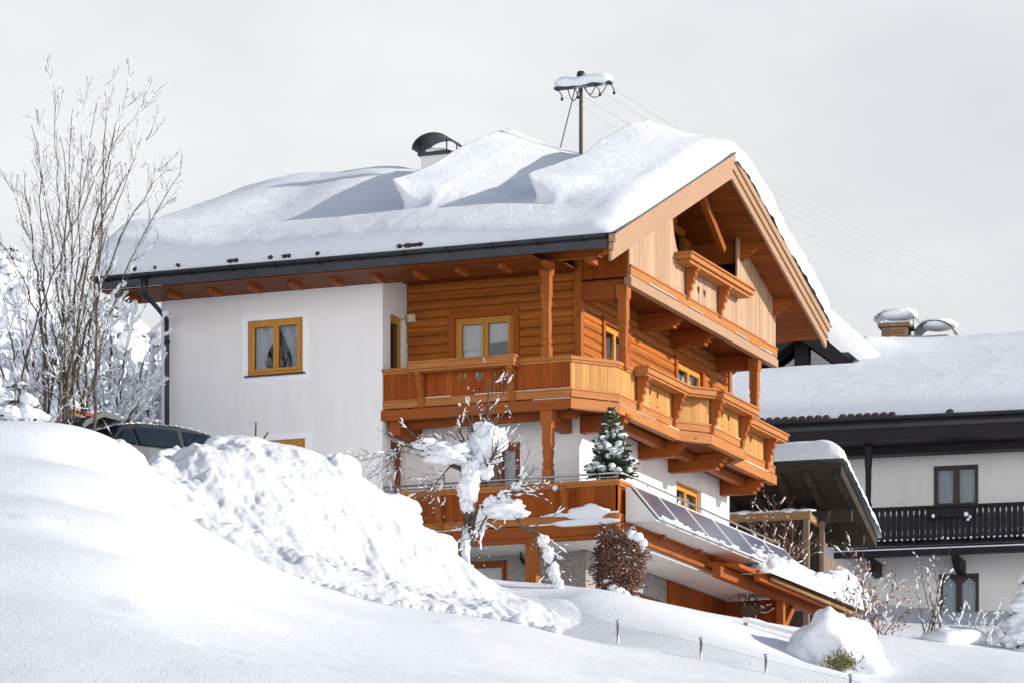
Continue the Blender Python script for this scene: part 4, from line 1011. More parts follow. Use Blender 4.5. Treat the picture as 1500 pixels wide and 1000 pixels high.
zz = zp - np.sqrt(C_ ** 2 + .05) * kD + .2 * kD + th + .01
nsn.grid(np.stack([C_ + xc, D_, zz], -1))
ns = build('roof_snow', nsn, 'snow_roof', None, recalc=False)
ns.location = FN.o; ns.rotation_euler = (0, 0, FN.psi)
tag(ns, 'smooth deep snow lying on the roof and dormer of the neighbouring white house', 'snow')

# ------------------------------------------------------------------ dark timber shed between the houses
FS = Frame(at(1190, 800, 97), R(4))
sh = thing('timber_shed', 'dark board shed with a deep raftered overhang between the two houses', 'shed', FS.o, None, FS.psi)
sp = lambda name, mb, mat, parent=None: build(name, mb, mat, parent or sh, local=True)
sx_ = lambda px, py, y=0: FS.Y(px, py, y).x
sz_ = lambda px, py, y=0: FS.Y(px, py, y).z
xr_, zt_ = sx_(1232, 684, -.9), sz_(1232, 684, -.9)
e2 = FS.X(1284, 792, xr_); yb_, zb_ = e2.y, e2.z
xl_ = xr_ - 4.2
RS = MB(); d_ = .12
RS.add([(x, y, z + k) for k in (0, d_) for x in (xl_, xr_) for y, z in ((-.9, zt_), (yb_, zb_))], [(0, 2, 3, 1), (4, 5, 7, 6), (0, 1, 5, 4), (2, 6, 7, 3), (0, 4, 6, 2), (1, 3, 7, 5)])
sroof = sp('roof', RS, 'darksoffit')
rf = MB(); nR = 6
for i in range(nR):
    x = xl_ + .5 + i * (4.2 - .62) / (nR - 1); rf.beam((x, -.88, zt_ - .10), (x, yb_ - .02, zb_ - .10), .13, .18)
rf.beam((xr_ - .02, -.9, zt_ - .02), (xr_ - .02, yb_, zb_ - .02), .06, .3)
sp('rafter', rf, 'old' if False else 'darksoffit', sroof)
xw_ = sx_(1191, 800, 0); xw2 = FS.X(1220, 800, xw_)
yb2 = min(yb_ - .6, 2.6); zat = lambda y: zt_ + (y + .9) / (yb_ + .9) * (zb_ - zt_)
mb = MB().box(xw_ - 4.4, xw_, .9, .98, -3, zat(.9) - .05)
sp('board_wall', mb, 'darkwood')
sp('beam', MB().box(xw_ - 4.4, xr_ - .1, .6, .78, zat(.7) - .52, zat(.7) - .26).box(xw_ - .1, xr_ - .1, 1.9, 2.05, zat(2) - .5, zat(2) - .26), 'darksoffit')
sp('side_wall', MB().box(xw_ - .06, xw_, 1.0, 3.6, -3, zat(2.6) - .62), 'old')
fr = thing('wood_rack', 'weathered open timber rack with a snow topped rail in front of the dark shed', 'rack', FS.o, None, FS.psi)
rp = lambda name, mb, mat: build(name, mb, mat, fr, local=True)
z1 = sz_(1130, 752, -.3); 
rp('top_rail', MB().box(xw_ - 3.2, xw_ + .02, -.38, -.22, z1 - .16, z1 + .03), 'oldbeam')
rp('cross_rail', MB().box(xw_ - .12, xw_ - .02, -.2, .9, z1 - .18, z1 - .02), 'oldbeam')
for z in (z1 - .62, z1 - 1.02): rp('shelf_rail', MB().box(xw_ - 3.2, xw_ - .75, -.34, -.26, z - .07, z), 'oldbeam')
for x in (xw_ - .02, xw_ - 2.2): rp('post', MB().box(x - .13, x, -.36, -.24, -3, z1 - .165), 'old')
rp('post', MB().box(xw_ + .04, xw_ + .14, .5, .62, -3, z1 - .1), 'old')
s_ = MB()
for i in range(9): s_.blob((xw_ - 3.1 + i * .37, -.3, z1 + .04), (.26, .1, .05 + .02 * math.sin(i * 2)), i, .2, 10, 6)
rp('snow_cap', s_, 'snow_tree')
# its snow
A_, B_ = np.meshgrid(np.linspace(0, 1, 50), np.linspace(-.04, 1.0, 60))
X_ = xl_ + (xr_ + .10 - xl_) * A_; Y_ = -.95 + (yb_ + 1.05) * B_
e1 = np.sqrt(np.clip(1 - (1 - np.clip((B_ + .04) / .05, 0, 1)) ** 2, 0, 1)); e2_ = np.sqrt(np.clip(1 - (1 - np.clip((1 - A_) / .12, 0, 1)) ** 2, 0, 1)); e3 = np.sqrt(np.clip(1 - (1 - np.clip((1 - B_) / .12, 0, 1)) ** 2, 0, 1))
Z_ = zt_ + d_ + (Y_ + .9) / (yb_ + .9) * (zb_ - zt_) + (.52 + .04 * fbm(X_ * 2, Y_ * 2, 3)) * e1 * e2_ * e3
X_ = X_ + .07 * (e1 * e3) * np.exp(-((1 - A_) / .05) ** 2) * (.6 + fbm(Y_ * 3, X_, 2))
o = build('roof_snow', MB().grid(np.stack([X_, Y_, Z_], -1)), 'snow_roof', None, recalc=False); o.location = FS.o; o.rotation_euler = (0, 0, FS.psi)
tag(o, 'thick slab of snow hanging over the edge of the dark shed roof', 'snow')

# ------------------------------------------------------------------ plants
def bez(p0, p1, p2, n):
    return [p0 * (1 - t) ** 2 + p1 * 2 * t * (1 - t) + p2 * t * t for t in [i / n for i in range(n + 1)]]
def wob(pts, a, r):
    return [p + Vector((r.uniform(-a, a), r.uniform(-a, a), r.uniform(-a, a))) * min(1, i / 2) for i, p in enumerate(pts)]
def twigs(br, pts, rad, r, lv, n, L, up=.35, spread=.9, t0=.3):
    """side branches of one limb, appended to br as (points, radii, level)"""
    for _ in range(n):
        t = r.uniform(t0, 1.0); i = min(int(t * (len(pts) - 1)), len(pts) - 2); f_ = t * (len(pts) - 1) - i
        p = pts[i].lerp(pts[i + 1], f_); d = (pts[i + 1] - pts[i]).normalized()
        a = Vector((r.gauss(0, 1), r.gauss(0, 1), r.gauss(0, 1))); a = (a - d * a.dot(d)).normalized()
        nd = (d + a * spread * r.uniform(.6, 1.2)).normalized(); l = L * r.uniform(.4, 1.1) * (1.15 - .5 * t)
        m_ = max(3, int(l / .16)); q = [p]
        for k in range(m_):
            nd = (nd + Vector((0, 0, up * .3)) + Vector((r.gauss(0, .13), r.gauss(0, .13), r.gauss(0, .1)))).normalized(); q.append(q[-1] + nd * l / m_)
        rr_ = rad[i] * .5; ra = [max(rr_ * (1 - .8 * k / m_), .0035) for k in range(m_ + 1)]
        br.append((q, ra, lv))
        if lv < 3: twigs(br, q, ra, r, lv + 1, max(2, int(l / .16)) if lv == 1 else max(1, int(l / .2)), l * .45, up, spread, .2)
def limb_mesh(br): 
    mb = MB()
    for q, ra, lv in br: mb.tube(q, ra, 7 if lv == 0 else (5 if lv == 1 else 3), lv < 1)
    return mb
def branch_snow(br, r, prob, size):
    mb = MB()
    for q, ra, lv in br:
        for i in range(len(q) - 1):
            d = q[i + 1] - q[i]; hz = math.sqrt(d.x ** 2 + d.y ** 2) / max(d.length, 1e-6)
            z = (q[i].z + q[i + 1].z) / 2
            if r.random() < prob(z) * (.5 + .5 * hz):
                s = size * r.uniform(.6, 1.4) * (1.3 if lv < 2 else .8); up = Vector((-RV[0], -RV[1], 0)) * (ra[i] * .75 * (1 - hz)) + Vector((0, 0, (ra[i] * .6 + s * .35) * (.2 + .8 * hz)))
                a, b = q[i] + up * .8, q[i + 1] + up * .8; m_ = (a + b) / 2 + Vector((0, 0, s * .25))
                mb.tube([a - d * .1, a.lerp(m_, .5), m_, b.lerp(m_, .5), b + d * .1], [s * .4, s * .9, s * r.uniform(.8, 1.2), s * .9, s * .35], 5)
    return mb
# tall bare tree beside the wing
r = random.Random(21); tr = thing('bare_tree', 'tall bare tree of many upright grey stems rising beside the white wing', 'tree', at(112, 735, 80)); br = []
b0 = at(92, 740, 80)
tipsT = [(127, 112), (158, 118), (186, 128), (79, 132), (213, 148), (54, 160), (104, 172), (224, 190), (248, 232), (264, 252), (8, 262), (34, 252), (48, 182), (142, 150), (170, 175), (0, 350), (90, 200), (200, 230)]
for k, (x, y) in enumerate(tipsT):
    dv = r.uniform(-1.4, 1.4); tp = at(x, y, 80 + dv); s0 = b0 + Vector((r.uniform(-.35, .35), r.uniform(-.35, .35), 0))
    if k % 3 == 1: s0 = at(r.choice((10, 45, 70, 125)) + r.uniform(-15, 15), 735, 80 + dv)
    c1 = Vector((s0.x * .82 + tp.x * .18, s0.y * .8 + tp.y * .2, s0.z + (tp.z - s0.z) * (.62 if x > 210 or x < 40 else .5)))
    n_ = 22; q = wob(bez(s0, c1, tp, n_), .035, r); R0 = r.uniform(.028, .05)
    ra = [max(R0 * (1 - .9 * (i / n_) ** .8), .006) for i in range(n_ + 1)]
    br.append((q, ra, 0)); twigs(br, q, ra, r, 1, 17, 1.05, .5, .6, .3); twigs(br, q, ra, r, 2, 16, .6, .15, 1.1, .12)
trunk = build('trunk', limb_mesh([b for b in br if b[2] == 0]), 'bark', tr, recalc=False)
build('crown', limb_mesh([b for b in br if b[2] > 0]), 'bark', trunk if False else tr, recalc=False)
zlo, zhi = at(0, 600, 80).z, at(0, 330, 80).z
build('branch_snow', branch_snow(br, r, lambda z: .78 - .42 * min(1, max(0, (z - zlo) / (zhi - zlo))), .0095), 'snow_tree', tr, recalc=False)
# smaller bare trees and snowed-in shrubs of the thicket
def thicket(name, label, cat, base, tips_, v, seed, n1, L1, pr, ss, mat='bark', grp=None, R0=.03, up=.35, spread=.8, t0=.2):
    r = random.Random(seed); o = thing(name, label, cat, base, grp); br = []
    for x, y in tips_:
        tp = at(x, y, v + r.uniform(-.8, .8)); s0 = base + Vector((r.uniform(-.3, .3), r.uniform(-.3, .3), -.2))
        c1 = Vector((s0.x * .45 + tp.x * .55, s0.y * .45 + tp.y * .55, s0.z + (tp.z - s0.z) * .65)); n_ = 14
        q = wob(bez(s0, c1, tp, n_), .03, r); ra = [max(R0 * (1 - .88 * i / n_), .005) for i in range(n_ + 1)]
        br.append((q, ra, 0)); twigs(br, q, ra, r, 1, n1, L1, up, spread, t0)
    build('stem', limb_mesh([b for b in br if b[2] == 0]), mat, o, recalc=False)
    build('twig', limb_mesh([b for b in br if b[2] > 0]), mat, o, recalc=False)
    if pr: build('branch_snow', branch_snow(br, r, lambda z: pr, ss), 'snow_tree', o, recalc=False)
    return o, br
thicket('snowy_shrub', 'spreading shrub thick with clinging snow between the tall bare tree and the downpipe', 'shrub', at(150, 690, 83), [(95, 470), (130, 440), (165, 430), (200, 450), (228, 480), (232, 540), (215, 580), (150, 500), (185, 520), (120, 540)], 83, 5, 11, 1.0, .85, .034, 'bark', 'snow laden shrubs beside the white wing', .04, .2, .9)
thicket('snowy_shrub', 'low snow crusted shrub directly beside the white wall, behind the car', 'shrub', at(215, 680, 87), [(190, 560), (205, 530), (226, 500), (236, 560), (240, 600), (178, 590), (215, 590)], 87, 6, 10, .9, .95, .042, 'bark', 'snow laden shrubs beside the white wing', .035, .15, 1.0)
thicket('snowy_shrub', 'loose snowy shrub at the far end of the thicket, left of the tall bare tree', 'shrub', at(40, 690, 83), [(0, 420), (20, 440), (45, 400), (70, 430), (85, 480), (10, 520), (60, 520), (-20, 480)], 83, 8, 10, 1.0, .75, .03, 'bark', 'snow laden shrubs beside the white wing', .04, .25, .8)

def spruce(name, label, base, H, Rb, seed, snow=1.0, lv=12, nb=9, grp=None, needle='needle', drop=.35, fine=1.0, z0=.06, cat='spruce tree'):
    r = random.Random(seed); o = thing(name, label, cat, base, grp); base = Vector(base)
    build('trunk', MB().tube([base + Vector((0, 0, -.2)), base + Vector((0, 0, H * .97))], [H * .022, .008], 7), 'bark', o)
    nd, sn = MB(), MB()
    for i in range(lv):
        t = z0 + (1 - z0) * (i + .3) / lv; z = H * t; Rl = Rb * (1 - t) ** .85 + .03
        for k in range(nb if t < .8 else max(4, nb - 4)):
            a = 2 * math.pi * (k + .5 * (i % 2)) / nb + r.uniform(-.3, .3); L = Rl * r.uniform(.75, 1.12)
            rise = r.uniform(.1, .3) * (t - .25); dr = drop * r.uniform(.7, 1.2) * (1 - t * .6)
            P = lambda s: base + Vector((math.cos(a) * L * s, math.sin(a) * L * s, z + r.uniform(-.015, .015) + L * (rise * s - dr * s * s)))
            pts = [P(s / 6) for s in range(7)]
            nd.tube(pts, [.012] * 7, 3, False)
            ns_ = max(6, int(L * 26 * fine))
            for j in range(ns_):
                s = r.uniform(.12, 1.0); i0 = min(int(s * 6), 5); p = pts[i0].lerp(pts[i0 + 1], s * 6 - i0); dd = (pts[i0 + 1] - pts[i0]).normalized(); sd = dd.cross(Vector((0, 0, 1))).normalized()
                l = L * .34 * (1.15 - s) * r.uniform(.6, 1.3) + .05; q = dd * .75 + sd * r.choice((-1, 1)) * r.uniform(.3, 1.0) + Vector((0, 0, r.uniform(-.45, .12)))
                q = q.normalized() * l; w_ = Vector((r.uniform(-1, 1), r.uniform(-1, 1), r.uniform(-1, 1))).cross(q).normalized() * (.016 + .02 * l)
                nd.add([p - w_ * .6, p + w_ * .6, p + q * .6 + w_, p + q, p + q * .6 - w_], [(0, 1, 2, 3, 4)])
            if r.random() < snow:
                c = P(.62) + Vector((0, 0, L * .10)); w_ = L * r.uniform(.2, .3) * min(1, snow + .2)
                th_ = L * .11 * min(1.2, snow)
                path = [P(s) + Vector((0, 0, th_ * .7)) for s in (.25, .45, .65, .85, 1.02)]
                sn.tube(path, [w_ * .35, w_ * .8, w_, w_ * .75, w_ * .15], 7)
                if snow > .8: sn.blob(P(.8) + Vector((0, 0, th_ * .6)), (w_ * 1.15, w_ * 1.15, th_ * 1.3), seed + i * 20 + k, .35, 9, 6)
    build('foliage', nd, needle, o, recalc=False)
    if snow: build('branch_snow', sn, 'snow_tree', o, recalc=False)
    return o
def sgz(p): p.z = ground_at(p) - .1; return p
SG = 'snow laden spruces behind the bare tree'
spruce('spruce_tree', 'low wide snow laden spruce in the corner beside the bare tree trunk', sgz(at(22, 640, 78)), 2.6, 1.5, 3, .83, 8, 10, SG, 'needle_dark', .5, 1.5)
spruce('spruce_tree', 'snow covered spruce behind the bare tree, taller than the corner one', sgz(at(40, 560, 95)), 3.0, 1.9, 4, .83, 12, 10, SG, 'needle_dark', .55, 1.5)
spruce('spruce_tree', 'snow covered spruce against the downpipe behind the car', sgz(at(205, 600, 92)), 3.0, 1.8, 5, .83, 12, 10, SG, 'needle_dark', .55, 1.5)
spruce('spruce_tree', 'small snow covered spruce behind the bird feeder', sgz(at(120, 600, 90)), 2.8, 1.5, 6, 1.0, 8, 10, SG, 'needle_dark', .55)
for k, (x, y, v, h) in enumerate(((-60, 560, 104, 3.4), (95, 540, 108, 3.0), (165, 540, 112, 3.0), (15, 520, 114, 3.2), (225, 560, 108, 2.6))):
    spruce('spruce_tree', ['tall snowy spruce at the very edge of the far slope', 'snow laden spruce on the far slope straight behind the bare tree', 'snow laden spruce on the far slope towards the house', 'highest snowy spruce on the far slope', 'snow laden spruce on the far slope half hidden by the white wing'][k], sgz(at(x, y, v)), h, 2.3, 30 + k, 1.0, 12, 10, 'snowy spruces on the far slope', 'needle_dark', .55)
# young spruce on the terrace corner
q = W0.Y(896, 690, -.75)
spruce('spruce_tree', 'young green spruce with patches of snow standing on the terrace corner', (q.x, -.75, 11.95), 14.48 - 11.95, .86, 11, .5, 17, 12, None, 'needle', .03, 2.6, .44)
# snow bent conifer at the edge of the neighbouring garden
spruce('spruce_tree', 'snow bent conifer at the edge of the neighbouring garden', sgz(at(1530, 985, 82)), 2.6, 1.1, 13, 1.0, 9, 9, None, 'needle', .55)

# snow laden old apple tree before the balconies
VA = 77.5; r = random.Random(9)
ap = thing('apple_tree', 'gnarled old fruit tree draped in heavy lumps of snow before the balconies', 'tree', at(683, 850, VA)); br = []
def pl(*pp): return [at(x, y, VA + dv) for x, y, dv in pp]
def rad(a, b, n): return [a + (b - a) * i / (n - 1) for i in range(n)]
paths = [([(683, 862, 0), (680, 820, 0), (684, 780, 0), (688, 745, 0), (694, 715, .1), (700, 690, .1)], .12, .09), ([(690, 800, 0), (694, 765, -.1), (703, 745, -.2), (722, 740, -.3), (748, 742, -.3), (768, 752, -.3)], .08, .035),
         ([(696, 705, .1), (680, 690, 0), (664, 682, -.1), (648, 670, -.2), (628, 662, -.2), (605, 655, -.3), (585, 652, -.3)], .06, .012), ([(700, 690, .1), (706, 668, .2), (705, 645, .2), (712, 625, .2), (715, 600, .2), (716, 565, .2), (726, 545, .2)], .06, .006),
         ([(700, 692, .1), (690, 670, .3), (682, 648, .4), (672, 630, .5)], .045, .012), ([(703, 695, .1), (720, 672, -.4), (728, 655, -.5)], .04, .012), ([(722, 740, -.3), (740, 722, -.5), (757, 712, -.6), (785, 706, -.7)], .03, .006),
         ([(745, 742, -.3), (765, 770, -.4), (788, 780, -.4), (803, 800, -.5), (812, 830, -.5), (818, 856, -.5)], .03, .01), ([(720, 742, -.3), (700, 780, -.6), (680, 800, -.8), (660, 830, -.9)], .02, .006), ([(660, 682, 0), (645, 700, -.3), (630, 720, -.4)], .016, .005), ([(585, 652, -.3), (573, 668, -.3), (566, 690, -.3)], .012, .004)]
for p, a, b in paths:
    q = pl(*p); qq = [];
    for i in range(len(q) - 1): qq += [q[i], (q[i] + q[i + 1]) / 2 + Vector((r.uniform(-.02, .02), r.uniform(-.02, .02), r.uniform(-.02, .02)))]
    qq.append(q[-1]); br.append((qq, rad(a, b, len(qq)), 0))
nl = len(br)
for (q, ra, lv) in br[2:nl]: twigs(br, q, [max(x, .016) for x in ra], r, 1, 15, .95, .25, .95, .15)
build('trunk', limb_mesh([b for b in br if b[2] == 0]), 'bark', ap, recalc=False)
build('twig', limb_mesh([b for b in br if b[2] > 0]), 'twig', ap, recalc=False)
sn = branch_snow(br, r, lambda z: .22, .013)
for x, y, dv, w_, h_ in ((714, 652, -.2, 28, 33), (708, 640, -.1, 18, 22), (655, 664, -.3, 36, 15), (640, 657, -.2, 24, 12), (623, 650, -.3, 20, 8), (690, 690, -.2, 16, 20), (686, 715, -.3, 17, 22), (684, 735, -.2, 12, 15), (700, 672, -.1, 18, 14), (690, 655, .1, 14, 12), (735, 748, -.4, 34, 12), (752, 743, -.4, 18, 13), (722, 738, -.3, 16, 12), (738, 728, -.4, 10, 10), (705, 760, -.2, 9, 22), (682, 800, -.15, 7, 30), (681, 838, -.2, 13, 20), (700, 625, 0, 9, 7), (676, 676, 0, 18, 9), (712, 690, -.1, 12, 12), (812, 838, -.6, 9, 16), (803, 812, -.6, 9, 12), (796, 792, -.5, 9, 9), (764, 752, -.4, 12, 6), (757, 712, -.6, 8, 7), (818, 855, -.6, 8, 9), (670, 664, -.2, 20, 8)):
    k = VA / F; sn.blob(at(x, y, VA + dv), (w_ * k * .9, w_ * k * .75, h_ * k * .92), x + y, .55, 26, 18, 2.3)
build('snow_load', sn, 'snow_tree', ap, recalc=False)

# copper leaved bush before the terrace corner
r = random.Random(4); cb = W0.Y(905, 880, -1.75)
bu = thing('beech_bush', 'clipped column bush keeping its dry brown leaves at the terrace corner', 'bush', (cb.x, -1.75, cb.z)); br = []
ctr = W0.Y(906, 825, -1.75)
for k in range(12):
    a = r.uniform(0, 6.28); s0 = Vector((cb.x, -1.75, cb.z - .6)); tp = ctr + Vector((math.cos(a) * .38, math.sin(a) * .38, r.uniform(.1, .6)))
    q = wob(bez(s0, (s0 + tp) / 2 + Vector((0, 0, .2)), tp, 8), .02, r); ra = rad(.02, .005, 9); br.append((q, ra, 0)); twigs(br, q, ra, r, 2, 8, .4, .2, .9, .3)
build('stem', limb_mesh(br), 'twig', bu, recalc=False)
for mname, n_, sd in (('leaf', 3600, 1), ('leaf2', 1300, 2)):
    mb = MB(); r = random.Random(sd)
    for _ in range(n_):
        a, ph = r.uniform(0, 6.283), math.acos(r.uniform(-1, 1)); q_ = r.uniform(.45, 1.0) ** .5 * (.93 + .35 * mnoise.noise(Vector((math.cos(a) * math.sin(ph) * 2.2, math.sin(a) * math.sin(ph) * 2.2, math.cos(ph) * 2.6))) + (.22 if r.random() < .06 else 0))
        p = ctr + Vector((math.cos(a) * math.sin(ph) ** .6 * .55 * q_, math.sin(a) * math.sin(ph) ** .6 * .55 * q_, math.cos(ph) * .76 * q_))
        d = Vector((r.gauss(0, 1), r.gauss(0, 1), r.gauss(0, 1) - .5)).normalized(); e = d.orthogonal().normalized() * .022; l = r.uniform(.05, .085)
        mb.add([p, p + d * l * .5 + e, p + d * l, p + d * l * .5 - e], [(0, 1, 2, 3)])
    build('foliage', mb, mname, bu, recalc=False)
mb = MB(); r = random.Random(6)
for k in range(110):
    a, zz = r.uniform(0, 6.28), r.uniform(-.7, .74); w_ = .55 * math.sqrt(max(0, 1 - (zz / .78) ** 2)) ** .6
    mb.blob(ctr + Vector((math.cos(a) * w_, math.sin(a) * w_, zz)), (r.uniform(.01, .03), r.uniform(.01, .03), r.uniform(.006, .014)), k, .4, 6, 4)
for x, y, s in ((935, 786, .1), (943, 795, .08), (925, 782, .09), (905, 868, .13), (898, 862, .1), (888, 850, .06), (915, 872, .1)):
    mb.blob(W0.Y(x, y, -2.1), (s * 1.2, s, s), x, .35, 10, 7)
build('branch_snow', mb, 'snow_tree', bu, recalc=False)

# shrubs of the neighbouring garden
G2 = 'bare shrubs in the neighbouring garden'
def bush(label, x, y, v, tips_, seed, n1, L1, pr, mat='twig_red', leaves=0, name='bare_shrub', cat='shrub', R0=.018, grp=G2):
    base = at(x, y, v); o, br = thicket(name, label, cat, base, tips_, v, seed, n1, L1, pr * .8, .013, mat, grp, R0, .25, .7, .15)
    if leaves:
        r = random.Random(seed); mb = MB(); tw = [b for b in br if b[2] > 0]
        for _ in range(leaves):
            q, ra, lv = r.choice(tw); p = r.choice(q); d = Vector((r.gauss(0, 1), r.gauss(0, 1), -1)).normalized(); e = d.orthogonal().normalized() * .025
            mb.add([p, p + d * .04 + e, p + d * .09, p + d * .04 - e], [(0, 1, 2, 3)])
        build('dry_leaf', mb, 'leaf2', o, recalc=False)
    return o
bush('reddish bare shrub with a few dry leaves beside the end of the canopy', 1272, 935, 86, [(1236, 850), (1250, 835), (1245, 810), (1268, 850), (1290, 845), (1262, 815), (1300, 870), (1320, 880), (1335, 888), (1282, 880), (1310, 860), (1230, 880)], 3, 8, .7, .35, leaves=170)
bush('slender bare sapling in front of the lower neighbouring window', 1366, 950, 92, [(1345, 815), (1358, 830), (1367, 812), (1385, 830), (1340, 850), (1392, 800), (1375, 850)], 12, 7, .55, .35, 'twig', 0, 'bare_sapling', 'sapling', .022)
bush('low snow dusted shrub below the lower neighbouring window', 1425, 985, 84, [(1385, 925), (1400, 905), (1420, 900), (1440, 905), (1460, 895), (1475, 925), (1450, 930), (1410, 940), (1390, 955), (1470, 950)], 14, 9, .7, .75, 'twig')
bush('thin bare shrub behind the solar panels in front of the wood rack', 1135, 840, 92, [(1095, 760), (1115, 745), (1135, 735), (1150, 750), (1165, 770), (1160, 800), (1180, 800), (1120, 790), (1195, 810), (1205, 780)], 15, 9, .75, .15, 'twig_red')
mb = MB(); r = random.Random(31)
def mound(label, x, y, v, w_, h_, d_, seed, cat='snow mound'):
    p = at(x, y, v); p.z = ground_at(p); k = v / F
    return tag(build('snow_mound', MB().blob(p, (w_ * k, d_, h_ * k), seed, .18, 36, 22, 1.5), 'snow', None, recalc=False), label, cat)
mound('rounded low snow mound in front of the lower neighbouring window', 1340, 955, 88, 75, 24, 1.2, 3); mound('snow mound beside the conifer at the picture edge', 1478, 968, 88, 60, 40, 1.2, 8); mound('small snow mound below the reddish shrub', 1398, 978, 82, 48, 22, 1.0, 11)
# snow covered hedge ball
sb_ = thing('snowed_bush', 'evergreen bush buried under a tall smooth dome of snow beside the canopy', 'bush', at(1222, 985, 77))
sm_ = MB(); c = at(1221, 955, 77); sm_.blob(c, (58 * 77 / F, .8, 60 * 77 / F), 5, .24, 44, 28, 1.5); sm_.blob(at(1258, 972, 77.1), (44 * 77 / F, .7, 44 * 77 / F), 9, .2, 40, 26, 1.4); sm_.blob(at(1190, 965, 77.2), (40 * 77 / F, .7, 46 * 77 / F), 14, .2, 40, 26, 1.4); build('snow_cap', sm_, 'snow', sb_, recalc=False)
mb = MB(); r = random.Random(2)
for _ in range(650):
    p = at(1232 + r.gauss(0, 12), 971 + r.gauss(0, 7), 75.75 + r.uniform(-.15, .3)); d = Vector((r.gauss(0, 1), -1.0, r.gauss(0, 1) + .4)).normalized(); e = d.orthogonal().normalized() * .008; l = r.uniform(.05, .11)
    mb.add([p - e, p + e, p + d * l + e, p + d * l - e], [(0, 1, 2, 3)])
build('foliage', mb, 'yew', sb_, recalc=False)
# pillows of snow on the hedge at the end of the bank
hd = thing('snowed_hedge', 'hedge weighed down by big pillowy snow masses at the end of the snow bank', 'hedge', at(600, 820, 75))
sn = MB()
for x, y, v, w_, h_, d_, s in ((505, 700, 74.2, 24, 36, .5, 1), (487, 690, 74.4, 30, 22, .5, 2), (555, 748, 75, 58, 26, .7, 3), (585, 765, 74.6, 30, 26, .55, 4), (630, 806, 74.4, 34, 30, .55, 5), (606, 806, 74.3, 24, 26, .5, 6), (575, 790, 74.6, 44, 26, .6, 7), (535, 745, 74.6, 30, 30, .5, 9), (648, 815, 74.6, 18, 20, .4, 10)):
    k = v / F; sn.blob(at(x, y, v), (w_ * k, d_, h_ * k), s, .22, 36, 24, 1.4)
build('snow_pillow', sn, 'snow', hd, recalc=False)
tw = []
r = random.Random(12)
for x, y in ((527, 690), (520, 680), (598, 808), (575, 690), (545, 700)): 
    p = at(x, y + 25, 74.2); q = [p]; 
    for i in range(6): q.append(q[-1] + Vector((r.gauss(.02, .03), 0, .06)))
    tw.append((q, rad(.008, .003, 7), 2))
build('twig', limb_mesh(tw), 'twig', hd, recalc=False)
build('gap', MB().blob(at(597, 806, 73.85), (.05, .06, .2), 3, .3), 'bark', hd)  # solid dark lump standing in for the shade between two pillows

